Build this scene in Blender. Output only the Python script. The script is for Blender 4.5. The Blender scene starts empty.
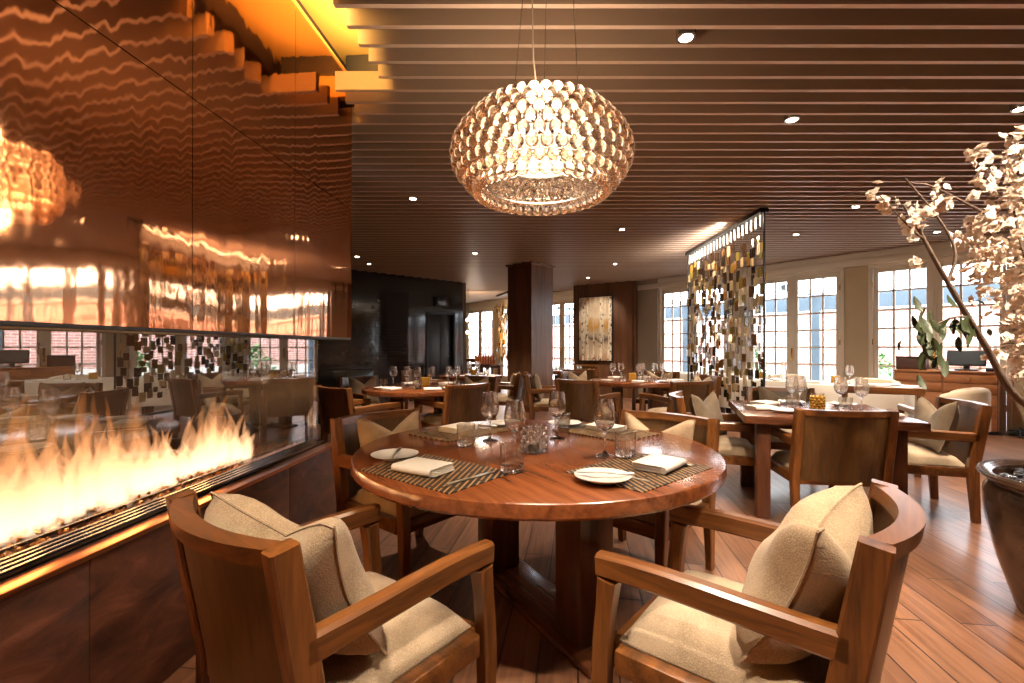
import bpy, bmesh, math, random
from math import sin, cos, pi, sqrt, radians, atan2
from mathutils import Vector, Matrix
random.seed(7)
SC = bpy.context.scene
COL = SC.collection

# ------------------------------------------------------------------ materials
def new_mat(name):
    m = bpy.data.materials.new(name); m.use_nodes = True
    nt = m.node_tree; nt.nodes.clear()
    out = nt.nodes.new('ShaderNodeOutputMaterial')
    return m, nt, out
def N(nt, t, **kw):
    n = nt.nodes.new(t)
    for k, v in kw.items():
        if k in n.inputs: n.inputs[k].default_value = v
        else: setattr(n, k, v)
    return n
def rgb(c): return (c[0], c[1], c[2], 1.0)
def srgb(r, g, b):
    f = lambda u: (u/255/12.92) if u/255 <= .04045 else ((u/255+.055)/1.055)**2.4
    return (f(r), f(g), f(b))
def ramp(nt, stops):
    r = nt.nodes.new('ShaderNodeValToRGB')
    e = r.color_ramp.elements
    while len(e) > 1: e.remove(e[-1])
    e[0].position = stops[0][0]; e[0].color = rgb(stops[0][1])
    for p, c in stops[1:]:
        k = e.new(p); k.color = rgb(c)
    return r
def plain(name, col, rough=.5, metal=0., spec=.5, coat=0., noise=0., nscale=8., bump=0., bscale=40., sheen=0.):
    m, nt, out = new_mat(name)
    b = N(nt, 'ShaderNodeBsdfPrincipled', **{'Roughness': rough, 'Metallic': metal, 'Specular IOR Level': spec, 'Coat Weight': coat, 'Coat Roughness': .12, 'Sheen Weight': sheen})
    b.inputs['Base Color'].default_value = rgb(col)
    tc = N(nt, 'ShaderNodeTexCoord')
    if noise:
        nz = N(nt, 'ShaderNodeTexNoise', Scale=nscale, Detail=4.)
        nt.links.new(tc.outputs['Object'], nz.inputs['Vector'])
        rp = ramp(nt, [(.3, tuple(c*(1-noise) for c in col)), (.7, tuple(min(1, c*(1+noise)) for c in col))])
        nt.links.new(nz.outputs['Fac'], rp.inputs['Fac']); nt.links.new(rp.outputs['Color'], b.inputs['Base Color'])
    if bump:
        nz = N(nt, 'ShaderNodeTexNoise', Scale=bscale, Detail=3.)
        nt.links.new(tc.outputs['Object'], nz.inputs['Vector'])
        bp = N(nt, 'ShaderNodeBump', Strength=bump, Distance=.01)
        nt.links.new(nz.outputs['Fac'], bp.inputs['Height']); nt.links.new(bp.outputs['Normal'], b.inputs['Normal'])
    nt.links.new(b.outputs[0], out.inputs[0])
    return m
def wood(name, dark, light, axis='x', scale=1., rough=.32, coat=.25, rnd=True):
    """straight-grained stained timber, grain along the given axis"""
    m, nt, out = new_mat(name)
    b = N(nt, 'ShaderNodeBsdfPrincipled', **{'Roughness': rough, 'Coat Weight': coat, 'Coat Roughness': .15})
    tc = N(nt, 'ShaderNodeTexCoord'); mp = N(nt, 'ShaderNodeMapping')
    s = {'x': (2.2, 26, 26), 'y': (26, 2.2, 26), 'z': (26, 26, 2.2)}[axis]
    mp.inputs['Scale'].default_value = tuple(v*scale for v in s)
    nt.links.new(tc.outputs['Object'], mp.inputs['Vector'])
    if rnd:
        oi = N(nt, 'ShaderNodeObjectInfo'); vm = N(nt, 'ShaderNodeVectorMath', operation='SCALE'); vm.inputs['Scale'].default_value = 17.
        cb = N(nt, 'ShaderNodeCombineXYZ')
        for i in range(3): nt.links.new(oi.outputs['Random'], cb.inputs[i])
        nt.links.new(cb.outputs[0], vm.inputs[0]); nt.links.new(vm.outputs[0], mp.inputs['Location'])
    n1 = N(nt, 'ShaderNodeTexNoise', Scale=1., Detail=5., Roughness=.6, Distortion=.6)
    n2 = N(nt, 'ShaderNodeTexNoise', Scale=5., Detail=2.)
    nt.links.new(mp.outputs[0], n1.inputs['Vector']); nt.links.new(mp.outputs[0], n2.inputs['Vector'])
    mx = N(nt, 'ShaderNodeMath', operation='MULTIPLY_ADD'); mx.inputs[1].default_value = .3
    nt.links.new(n2.outputs['Fac'], mx.inputs[0]); nt.links.new(n1.outputs['Fac'], mx.inputs[2])
    mid = tuple((a+c)/2 for a, c in zip(dark, light))
    rp = ramp(nt, [(.42, dark), (.62, mid), (.85, light)])
    nt.links.new(mx.outputs[0], rp.inputs['Fac']); nt.links.new(rp.outputs['Color'], b.inputs['Base Color'])
    bp = N(nt, 'ShaderNodeBump', Strength=.06, Distance=.004)
    nt.links.new(mx.outputs[0], bp.inputs['Height']); nt.links.new(bp.outputs['Normal'], b.inputs['Normal'])
    nt.links.new(b.outputs[0], out.inputs[0])
    return m
def fabric(name, c1, c2, scale=260., rough=.9):
    """woven cloth: two crossed threads"""
    m, nt, out = new_mat(name)
    b = N(nt, 'ShaderNodeBsdfPrincipled', **{'Roughness': rough, 'Specular IOR Level': .15, 'Sheen Weight': .15})
    tc = N(nt, 'ShaderNodeTexCoord')
    vo = N(nt, 'ShaderNodeTexVoronoi', Scale=scale); nz = N(nt, 'ShaderNodeTexNoise', Scale=9., Detail=3.)
    nt.links.new(tc.outputs['Object'], vo.inputs['Vector']); nt.links.new(tc.outputs['Object'], nz.inputs['Vector'])
    ad = N(nt, 'ShaderNodeMath', operation='MULTIPLY_ADD'); ad.inputs[1].default_value = .6
    nt.links.new(vo.outputs['Distance'], ad.inputs[0]); nt.links.new(nz.outputs['Fac'], ad.inputs[2])
    rp = ramp(nt, [(.35, c1), (.95, c2)])
    nt.links.new(ad.outputs[0], rp.inputs['Fac']); nt.links.new(rp.outputs['Color'], b.inputs['Base Color'])
    bp = N(nt, 'ShaderNodeBump', Strength=.35, Distance=.002)
    nt.links.new(vo.outputs['Distance'], bp.inputs['Height']); nt.links.new(bp.outputs['Normal'], b.inputs['Normal'])
    nt.links.new(b.outputs[0], out.inputs[0])
    return m
def emit(name, col, strength):
    m, nt, out = new_mat(name)
    e = N(nt, 'ShaderNodeEmission', Strength=strength); e.inputs['Color'].default_value = rgb(col)
    nt.links.new(e.outputs[0], out.inputs[0])
    return m
def thin_glass(name, tint=(1, 1, 1), base=.03, power=.6, ior=1.5, rough=0., edge=None):
    """clear thin glass: sharp reflection on top of what lies behind"""
    m, nt, out = new_mat(name)
    tr = N(nt, 'ShaderNodeBsdfTransparent'); tr.inputs['Color'].default_value = rgb(tint)
    gl = N(nt, 'ShaderNodeBsdfGlossy', Roughness=rough)
    if edge is not None:                       # more glass to look through towards the rim
        lw0 = N(nt, 'ShaderNodeLayerWeight', Blend=.35)
        r0 = ramp(nt, [(.45, tint), (1., (edge, edge*.97, edge*.93))]); nt.links.new(lw0.outputs['Facing'], r0.inputs['Fac']); nt.links.new(r0.outputs['Color'], tr.inputs['Color'])
    lw = N(nt, 'ShaderNodeFresnel', IOR=ior)
    ma = N(nt, 'ShaderNodeMath', operation='MULTIPLY_ADD', use_clamp=True); ma.inputs[1].default_value = power; ma.inputs[2].default_value = base
    nt.links.new(lw.outputs[0], ma.inputs[0])
    # only the outer skin mirrors; the inner skin of the same sheet lets light pass
    ge = N(nt, 'ShaderNodeNewGeometry'); sb_ = N(nt, 'ShaderNodeMath', operation='SUBTRACT'); sb_.inputs[0].default_value = 1.
    ml = N(nt, 'ShaderNodeMath', operation='MULTIPLY')
    nt.links.new(ge.outputs['Backfacing'], sb_.inputs[1]); nt.links.new(sb_.outputs[0], ml.inputs[0]); nt.links.new(ma.outputs[0], ml.inputs[1])
    mx = N(nt, 'ShaderNodeMixShader')
    nt.links.new(ml.outputs[0], mx.inputs[0]); nt.links.new(tr.outputs[0], mx.inputs[1]); nt.links.new(gl.outputs[0], mx.inputs[2])
    nt.links.new(mx.outputs[0], out.inputs[0])
    return m
def solid_glass(name, tint=(1, 1, 1), clear=.35, rough=0., ior=1.45):
    m, nt, out = new_mat(name)
    g = N(nt, 'ShaderNodeBsdfGlass', Roughness=rough, IOR=ior); g.inputs['Color'].default_value = rgb(tint)
    t = N(nt, 'ShaderNodeBsdfTransparent'); t.inputs['Color'].default_value = rgb(tint)
    mx = N(nt, 'ShaderNodeMixShader'); mx.inputs[0].default_value = clear
    nt.links.new(g.outputs[0], mx.inputs[1]); nt.links.new(t.outputs[0], mx.inputs[2]); nt.links.new(mx.outputs[0], out.inputs[0])
    return m

M = {}
W1, W2 = srgb(64, 37, 17), srgb(136, 83, 38)
for ax in 'xyz':
    M['wood_'+ax] = wood('chair_wood_'+ax, W1, W2, ax, rough=.3)
M['panel_z'] = wood('chair_back_veneer', srgb(58, 38, 18), srgb(100, 68, 32), 'z', .8, rough=.38)
M['walnut_z'] = wood('walnut_panel', srgb(66, 42, 28), srgb(116, 76, 48), 'z', .35, rough=.42, coat=.1)
M['dwood_x'] = wood('dark_table_wood', srgb(66, 36, 22), srgb(120, 70, 42), 'x', .9, rough=.22, coat=.4)
M['dwood_z'] = wood('dark_table_leg_wood', srgb(58, 32, 20), srgb(104, 60, 36), 'z', .9, rough=.3)
M['top_x'] = wood('round_table_wood', srgb(84, 42, 20), srgb(146, 82, 44), 'x', .55, rough=.22, coat=.45)
M['side_x'] = wood('sideboard_wood', srgb(128, 76, 40), srgb(176, 112, 62), 'x', .6, rough=.4)
M['cushion'] = fabric('seat_fabric', srgb(142, 120, 94), srgb(186, 162, 134))
M['pillow'] = fabric('pillow_fabric', srgb(134, 112, 86), srgb(184, 158, 128), 230.)
M['pillow_grey'] = fabric('pillow_grey_fabric', srgb(88, 74, 58), srgb(124, 106, 86), 230.)
M['leather'] = plain('dark_seat_leather', srgb(46, 38, 30), .4)
M['cream'] = fabric('cream_upholstery', srgb(200, 180, 150), srgb(228, 208, 180), 300.)
M['linen'] = plain('white_linen', srgb(236, 226, 212), .85, spec=.2, bump=.15, bscale=260., sheen=.1)
M['china'] = plain('white_china', srgb(240, 234, 224), .18, coat=.4)
M['steel'] = plain('cutlery_steel', srgb(220, 216, 210), .3, metal=1.)
M['chrome'] = plain('satin_chrome', srgb(200, 198, 194), .25, metal=1.)
M['brass'] = plain('brass', srgb(206, 160, 84), .25, metal=1.)
M['black'] = plain('black_satin', srgb(22, 20, 19), .4)
M['blackgloss'] = plain('black_gloss', srgb(16, 14, 13), .12, coat=.4)
M['glass'] = solid_glass('drinking_glass', (1., .985, .96), .18, ior=1.45)
M['glass_thick'] = solid_glass('thick_glass', (1, .99, .97), .3)
M['bead'] = solid_glass('clear_bead', (1., .93, .86), .12, ior=1.45)
M['water'] = solid_glass('thick_glass_bottom', (1, .98, .95), .15)
M['win_glass'] = thin_glass('window_glass', base=.0, power=.6)
M['fire_glass'] = thin_glass('fireplace_glass', tint=(.97, .95, .92), base=.30, power=.9)
M['paint'] = plain('cream_painted_wood', srgb(206, 192, 174), .45)
M['paintwall'] = plain('taupe_wall_paint', srgb(176, 156, 128), .7, noise=.04, nscale=3.)
M['greywall'] = plain('grey_wall_paint', srgb(150, 136, 118), .7)
M['dkwall'] = plain('brown_wall_paint', srgb(96, 74, 54), .6)
M['bulb'] = emit('lamp_glow', (1., .78, .5), 40.)
M['bulb_soft'] = emit('soft_lamp_glow', (1., .72, .42), 9.)
M['pebble'] = plain('black_pebble', srgb(20, 18, 20), .2, coat=.5)
M['ceil'] = plain('ceiling_board', srgb(70, 52, 40), .7)
M['amber'] = plain('amber_glass', srgb(206, 140, 40), .2, coat=.3)
M['bark'] = plain('bark', srgb(92, 72, 58), .8, noise=.3, nscale=30., bump=.4)
M['leaf'] = plain('leaf_green', srgb(54, 62, 34), .5, noise=.3, nscale=20.)
M['petal'] = plain('petal', srgb(246, 232, 216), .7, noise=.05, nscale=30.)
_nt = M['petal'].node_tree; _b = [n for n in _nt.nodes if n.type == 'BSDF_PRINCIPLED'][0]; _o = [n for n in _nt.nodes if n.type == 'OUTPUT_MATERIAL'][0]
_t = N(_nt, 'ShaderNodeBsdfTranslucent'); _t.inputs['Color'].default_value = rgb(srgb(246, 226, 204)); _m = N(_nt, 'ShaderNodeMixShader'); _m.inputs[0].default_value = .4
_nt.links.new(_b.outputs[0], _m.inputs[1]); _nt.links.new(_t.outputs[0], _m.inputs[2]); _nt.links.new(_m.outputs[0], _o.inputs[0])
M['stamen'] = plain('blossom_heart', srgb(214, 168, 96), .7)

def mat_floor():
    m, nt, out = new_mat('oak_floor')
    b = N(nt, 'ShaderNodeBsdfPrincipled', **{'Roughness': .33, 'Coat Weight': .22, 'Coat Roughness': .18})
    tc = N(nt, 'ShaderNodeTexCoord'); mp = N(nt, 'ShaderNodeMapping')
    mp.inputs['Rotation'].default_value = (0, 0, radians(90+8))
    nt.links.new(tc.outputs['Object'], mp.inputs['Vector'])
    br = N(nt, 'ShaderNodeTexBrick', offset=.37, offset_frequency=2, squash=1.)
    br.inputs['Scale'].default_value = 1.; br.inputs['Brick Width'].default_value = 1.15; br.inputs['Row Height'].default_value = .15
    br.inputs['Mortar Size'].default_value = .004; br.inputs['Mortar Smooth'].default_value = .3; br.inputs['Bias'].default_value = 0.
    br.inputs['Color1'].default_value = rgb((.0, .0, .0)); br.inputs['Color2'].default_value = rgb((1, 1, 1)); br.inputs['Mortar'].default_value = rgb((.5, .5, .5))
    nt.links.new(mp.outputs[0], br.inputs['Vector'])
    mp2 = N(nt, 'ShaderNodeMapping'); mp2.inputs['Scale'].default_value = (2.5, 34, 1)
    nt.links.new(mp.outputs[0], mp2.inputs['Vector'])
    nz = N(nt, 'ShaderNodeTexNoise', Scale=1., Detail=6., Roughness=.6, Distortion=.5); nt.links.new(mp2.outputs[0], nz.inputs['Vector'])
    mix = N(nt, 'ShaderNodeMath', operation='MULTIPLY_ADD'); mix.inputs[1].default_value = .35
    nt.links.new(br.outputs['Color'], mix.inputs[0]); nt.links.new(nz.outputs['Fac'], mix.inputs[2])
    rp = ramp(nt, [(.35, srgb(76, 46, 32)), (.62, srgb(112, 74, 52)), (.95, srgb(146, 102, 74))])
    nt.links.new(mix.outputs[0], rp.inputs['Fac'])
    mm = N(nt, 'ShaderNodeMixRGB', blend_type='MIX'); mm.inputs['Color2'].default_value = rgb(srgb(40, 22, 14))
    nt.links.new(br.outputs['Fac'], mm.inputs['Fac']); nt.links.new(rp.outputs['Color'], mm.inputs['Color1'])
    nt.links.new(mm.outputs[0], b.inputs['Base Color'])
    bp = N(nt, 'ShaderNodeBump', Strength=.25, Distance=.003, invert=True); nt.links.new(br.outputs['Fac'], bp.inputs['Height'])
    bp2 = N(nt, 'ShaderNodeBump', Strength=.06, Distance=.01); nt.links.new(nz.outputs['Fac'], bp2.inputs['Height']); nt.links.new(bp.outputs['Normal'], bp2.inputs['Normal'])
    nt.links.new(bp2.outputs['Normal'], b.inputs['Normal'])
    nt.links.new(b.outputs[0], out.inputs[0])
    return m
M['floor'] = mat_floor()

def mat_copper():
    m, nt, out = new_mat('polished_copper')
    b = N(nt, 'ShaderNodeBsdfPrincipled', **{'Roughness': .055, 'Metallic': 1.})
    b.inputs['Base Color'].default_value = rgb(srgb(228, 164, 120))
    tc = N(nt, 'ShaderNodeTexCoord')
    mp = N(nt, 'ShaderNodeMapping'); mp.inputs['Scale'].default_value = (1., 6., .55)
    nt.links.new(tc.outputs['Object'], mp.inputs['Vector'])
    n1 = N(nt, 'ShaderNodeTexNoise', Scale=1., Detail=2., Roughness=.45); nt.links.new(mp.outputs[0], n1.inputs['Vector'])
    mp2 = N(nt, 'ShaderNodeMapping'); mp2.inputs['Scale'].default_value = (1., 26., 20.)
    nt.links.new(tc.outputs['Object'], mp2.inputs['Vector'])
    n2 = N(nt, 'ShaderNodeTexNoise', Scale=1., Detail=1.); nt.links.new(mp2.outputs[0], n2.inputs['Vector'])
    ad = N(nt, 'ShaderNodeMath', operation='MULTIPLY_ADD'); ad.inputs[1].default_value = .045
    nt.links.new(n2.outputs['Fac'], ad.inputs[0]); nt.links.new(n1.outputs['Fac'], ad.inputs[2])
    bp = N(nt, 'ShaderNodeBump', Strength=.5, Distance=.0085)
    nt.links.new(ad.outputs[0], bp.inputs['Height']); nt.links.new(bp.outputs['Normal'], b.inputs['Normal'])
    nt.links.new(b.outputs[0], out.inputs[0])
    return m
M['copper'] = mat_copper()
M['copper_edge'] = plain('copper_edge', srgb(196, 128, 84), .3, metal=1.)

def mat_slate():
    m, nt, out = new_mat('brown_slate_tiles')
    b = N(nt, 'ShaderNodeBsdfPrincipled', **{'Roughness': .38, 'Coat Weight': .1})
    tc = N(nt, 'ShaderNodeTexCoord')
    mp = N(nt, 'ShaderNodeMapping'); mp.inputs['Scale'].default_value = (1, 2.2, 5.)
    mp.inputs['Rotation'].default_value = (radians(25), 0, 0)
    nt.links.new(tc.outputs['Object'], mp.inputs['Vector'])
    n1 = N(nt, 'ShaderNodeTexNoise', Scale=2.2, Detail=8., Roughness=.6, Distortion=.7); nt.links.new(mp.outputs[0], n1.inputs['Vector'])
    rp = ramp(nt, [(.3, srgb(44, 26, 20)), (.55, srgb(100, 58, 42)), (.8, srgb(150, 96, 70))])
    nt.links.new(n1.outputs['Fac'], rp.inputs['Fac']); nt.links.new(rp.outputs['Color'], b.inputs['Base Color'])
    bp = N(nt, 'ShaderNodeBump', Strength=.45, Distance=.01); nt.links.new(n1.outputs['Fac'], bp.inputs['Height']); nt.links.new(bp.outputs['Normal'], b.inputs['Normal'])
    nt.links.new(b.outputs[0], out.inputs[0])
    return m
M['slate'] = mat_slate()

def mat_blackwall():
    m, nt, out = new_mat('black_glossy_tiles')
    b = N(nt, 'ShaderNodeBsdfPrincipled', **{'Roughness': .1, 'Coat Weight': .2})
    tc = N(nt, 'ShaderNodeTexCoord'); mp = N(nt, 'ShaderNodeMapping'); mp.inputs['Rotation'].default_value = (radians(90), 0, 0)
    nt.links.new(tc.outputs['Object'], mp.inputs['Vector'])
    br = N(nt, 'ShaderNodeTexBrick', offset=0.); br.inputs['Scale'].default_value = 1.
    br.inputs['Brick Width'].default_value = .07; br.inputs['Row Height'].default_value = .07; br.inputs['Mortar Size'].default_value = .003
    br.inputs['Color1'].default_value = rgb(srgb(26, 20, 18)); br.inputs['Color2'].default_value = rgb(srgb(44, 33, 28)); br.inputs['Mortar'].default_value = rgb(srgb(12, 10, 9))
    nt.links.new(mp.outputs[0], br.inputs['Vector']); nt.links.new(br.outputs['Color'], b.inputs['Base Color'])
    bp = N(nt, 'ShaderNodeBump', Strength=.3, Distance=.003, invert=True); nt.links.new(br.outputs['Fac'], bp.inputs['Height']); nt.links.new(bp.outputs['Normal'], b.inputs['Normal'])
    nt.links.new(b.outputs[0], out.inputs[0])
    return m
M['blackwall'] = mat_blackwall()

def mat_placemat():
    m, nt, out = new_mat('woven_placemat')
    b = N(nt, 'ShaderNodeBsdfPrincipled', **{'Roughness': .55, 'Specular IOR Level': .3})
    tc = N(nt, 'ShaderNodeTexCoord')
    mp = N(nt, 'ShaderNodeMapping'); mp.inputs['Location'].default_value = (3.3, 2.1, 0); mp.inputs['Rotation'].default_value = (0, 0, radians(62))
    nt.links.new(tc.outputs['Object'], mp.inputs['Vector'])
    br = N(nt, 'ShaderNodeTexBrick', offset=.5, offset_frequency=2); br.inputs['Scale'].default_value = 1.
    br.inputs['Brick Width'].default_value = .2; br.inputs['Row Height'].default_value = .021; br.inputs['Mortar Size'].default_value = .0074
    br.inputs['Mortar Smooth'].default_value = .1
    br.inputs['Color1'].default_value = rgb(srgb(176, 138, 92)); br.inputs['Color2'].default_value = rgb(srgb(158, 118, 74)); br.inputs['Mortar'].default_value = rgb(srgb(30, 20, 14))
    nt.links.new(mp.outputs[0], br.inputs['Vector']); nt.links.new(br.outputs['Color'], b.inputs['Base Color'])
    bp = N(nt, 'ShaderNodeBump', Strength=.4, Distance=.002, invert=True); nt.links.new(br.outputs['Fac'], bp.inputs['Height']); nt.links.new(bp.outputs['Normal'], b.inputs['Normal'])
    nt.links.new(b.outputs[0], out.inputs[0])
    return m
M['placemat'] = mat_placemat()
M['mat_dark'] = plain('dark_placemat', srgb(52, 38, 30), .6, bump=.3, bscale=300.)

def mat_painting():
    """abstract pale trunks over ochre and rust ground"""
    m, nt, out = new_mat('abstract_canvas')
    b = N(nt, 'ShaderNodeBsdfPrincipled', **{'Roughness': .6})
    tc = N(nt, 'ShaderNodeTexCoord')
    sp = N(nt, 'ShaderNodeSeparateXYZ'); nt.links.new(tc.outputs['Generated'], sp.inputs[0])
    n0 = N(nt, 'ShaderNodeTexNoise', Scale=5., Detail=6.); nt.links.new(tc.outputs['Generated'], n0.inputs['Vector'])
    a = N(nt, 'ShaderNodeMath', operation='MULTIPLY_ADD'); a.inputs[1].default_value = .35; nt.links.new(n0.outputs['Fac'], a.inputs[0]); nt.links.new(sp.outputs['Z'], a.inputs[2])
    bg = ramp(nt, [(.15, srgb(150, 92, 60)), (.34, srgb(206, 180, 150)), (.44, srgb(196, 170, 140)), (.5, srgb(84, 66, 54)), (.58, srgb(208, 190, 160)), (.74, srgb(204, 150, 60)), (.86, srgb(222, 204, 176)), (1., srgb(196, 172, 140))])
    nt.links.new(a.outputs[0], bg.inputs['Fac'])
    mp = N(nt, 'ShaderNodeMapping'); mp.inputs['Scale'].default_value = (9, 1, .5); nt.links.new(tc.outputs['Generated'], mp.inputs['Vector'])
    n1 = N(nt, 'ShaderNodeTexNoise', Scale=1.4, Detail=3., Distortion=.3); nt.links.new(mp.outputs[0], n1.inputs['Vector'])
    tr = ramp(nt, [(.48, (0, 0, 0)), (.56, (1, 1, 1))]); nt.links.new(n1.outputs['Fac'], tr.inputs['Fac'])
    n2 = N(nt, 'ShaderNodeTexNoise', Scale=16., Detail=4.); nt.links.new(tc.outputs['Generated'], n2.inputs['Vector'])
    tk = ramp(nt, [(.36, srgb(60, 44, 34)), (.46, srgb(220, 206, 184)), (.7, srgb(236, 226, 206))]); nt.links.new(n2.outputs['Fac'], tk.inputs['Fac'])
    mx = N(nt, 'ShaderNodeMixRGB'); nt.links.new(tr.outputs['Color'], mx.inputs['Fac']); nt.links.new(bg.outputs['Color'], mx.inputs['Color1']); nt.links.new(tk.outputs['Color'], mx.inputs['Color2'])
    nt.links.new(mx.outputs[0], b.inputs['Base Color']); nt.links.new(b.outputs[0], out.inputs[0])
    return m
M['canvas'] = mat_painting()

def mat_flame():
    m, nt, out = new_mat('gas_flame')
    tc = N(nt, 'ShaderNodeTexCoord'); sp = N(nt, 'ShaderNodeSeparateXYZ'); nt.links.new(tc.outputs['Object'], sp.inputs[0])
    h = N(nt, 'ShaderNodeMapRange', clamp=True); h.inputs['From Min'].default_value = .0; h.inputs['From Max'].default_value = .5
    nt.links.new(sp.outputs['Z'], h.inputs['Value'])
    rp = ramp(nt, [(0., (1., .66, .42)), (.3, (1., .50, .24)), (.7, (1., .34, .09)), (1., (1., .27, .05))])
    nt.links.new(h.outputs[0], rp.inputs['Fac'])
    e = N(nt, 'ShaderNodeEmission'); nt.links.new(rp.outputs['Color'], e.inputs['Color'])
    st = ramp(nt, [(0., (1, 1, 1)), (.3, (.85, .85, .85)), (.7, (.42, .42, .42)), (1., (.25, .25, .25))]); nt.links.new(h.outputs[0], st.inputs['Fac'])
    ms = N(nt, 'ShaderNodeMath', operation='MULTIPLY'); ms.inputs[1].default_value = 3.4; nt.links.new(st.outputs['Color'], ms.inputs[0]); nt.links.new(ms.outputs[0], e.inputs['Strength'])
    t = N(nt, 'ShaderNodeBsdfTransparent')
    lw = N(nt, 'ShaderNodeLayerWeight', Blend=.5)
    iv = N(nt, 'ShaderNodeMath', operation='SUBTRACT'); iv.inputs[0].default_value = 1.; nt.links.new(lw.outputs['Facing'], iv.inputs[1])
    pw = N(nt, 'ShaderNodeMath', operation='POWER'); pw.inputs[1].default_value = 1.6; nt.links.new(iv.outputs[0], pw.inputs[0])
    a1 = ramp(nt, [(0., (.26, .26, .26)), (.25, (.16, .16, .16)), (.6, (.085, .085, .085)), (1., (.035, .035, .035))]); nt.links.new(h.outputs[0], a1.inputs['Fac'])
    al = N(nt, 'ShaderNodeMath', operation='MULTIPLY'); nt.links.new(pw.outputs[0], al.inputs[0]); nt.links.new(a1.outputs['Color'], al.inputs[1])
    mx = N(nt, 'ShaderNodeMixShader'); nt.links.new(al.outputs[0], mx.inputs[0]); nt.links.new(t.outputs[0], mx.inputs[1]); nt.links.new(e.outputs[0], mx.inputs[2])
    nt.links.new(mx.outputs[0], out.inputs[0])
    return m
M['flame'] = mat_flame()
M['gravel'] = plain('amber_fire_glass', srgb(150, 104, 52), .25, noise=.6, nscale=60., coat=.3)
def mat_brick():
    m, nt, out = new_mat('garden_brick')
    b = N(nt, 'ShaderNodeBsdfPrincipled', Roughness=.9)
    tc = N(nt, 'ShaderNodeTexCoord'); mp = N(nt, 'ShaderNodeMapping'); mp.inputs['Rotation'].default_value = (radians(90), 0, 0)
    nt.links.new(tc.outputs['Object'], mp.inputs['Vector'])
    br = N(nt, 'ShaderNodeTexBrick'); br.inputs['Scale'].default_value = 1.; br.inputs['Brick Width'].default_value = .23; br.inputs['Row Height'].default_value = .075; br.inputs['Mortar Size'].default_value = .008
    br.inputs['Color1'].default_value = rgb(srgb(190, 138, 128)); br.inputs['Color2'].default_value = rgb(srgb(172, 116, 106)); br.inputs['Mortar'].default_value = rgb(srgb(230, 220, 214))
    nt.links.new(mp.outputs[0], br.inputs['Vector']); nt.links.new(br.outputs['Color'], b.inputs['Base Color']); nt.links.new(b.outputs[0], out.inputs[0])
    return m
M['brick'] = mat_brick()
M['steelblue'] = plain('blue_grey_steel', srgb(84, 104, 122), .5)
M['paving'] = plain('pale_paving', srgb(196, 194, 190), .85, noise=.1)
M['render_white'] = plain('white_render', srgb(226, 224, 220), .9, noise=.05)
M['red'] = plain('red_canvas', srgb(214, 28, 44), .7)
M['shrub'] = plain('shrub_leaves', srgb(104, 148, 96), .7, noise=.35, nscale=14.)
M['vase'] = plain('bronze_glaze', srgb(58, 42, 32), .2, noise=.55, nscale=14., coat=.6, bump=.1, bscale=30.)
M['gold_panel'] = plain('gold_cove_panel', srgb(206, 160, 84), .35, metal=.6)
M['slat'] = plain('taupe_slats', srgb(160, 132, 110), .5)
M['slat_lit_underside'] = plain('lit_slat_undersides', srgb(206, 180, 160), .45)  # paler copy for the slat undersides: light from below painted into the colour
M['screen'] = plain('dark_screen', srgb(60, 66, 70), .15, coat=.5)
tile_cols = [(srgb(206, 178, 132), .25), (srgb(170, 120, 50), .3), (srgb(64, 42, 26), .2), (srgb(40, 28, 20), .1), (srgb(224, 206, 170), .3), (srgb(150, 128, 60), .35), (srgb(120, 84, 50), .2), (srgb(236, 228, 208), .4)]
TILES = []
for i, (c, tr) in enumerate(tile_cols):
    m, nt, out = new_mat('glass_tile_%s' % 'abcdefgh'[i])
    b = N(nt, 'ShaderNodeBsdfPrincipled', **{'Roughness': .12, 'Coat Weight': .3}); b.inputs['Base Color'].default_value = rgb(c)
    t = N(nt, 'ShaderNodeBsdfTranslucent'); t.inputs['Color'].default_value = rgb(c)
    mx = N(nt, 'ShaderNodeMixShader'); mx.inputs[0].default_value = tr
    nt.links.new(b.outputs[0], mx.inputs[1]); nt.links.new(t.outputs[0], mx.inputs[2]); nt.links.new(mx.outputs[0], out.inputs[0])
    TILES.append(m)

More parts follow.
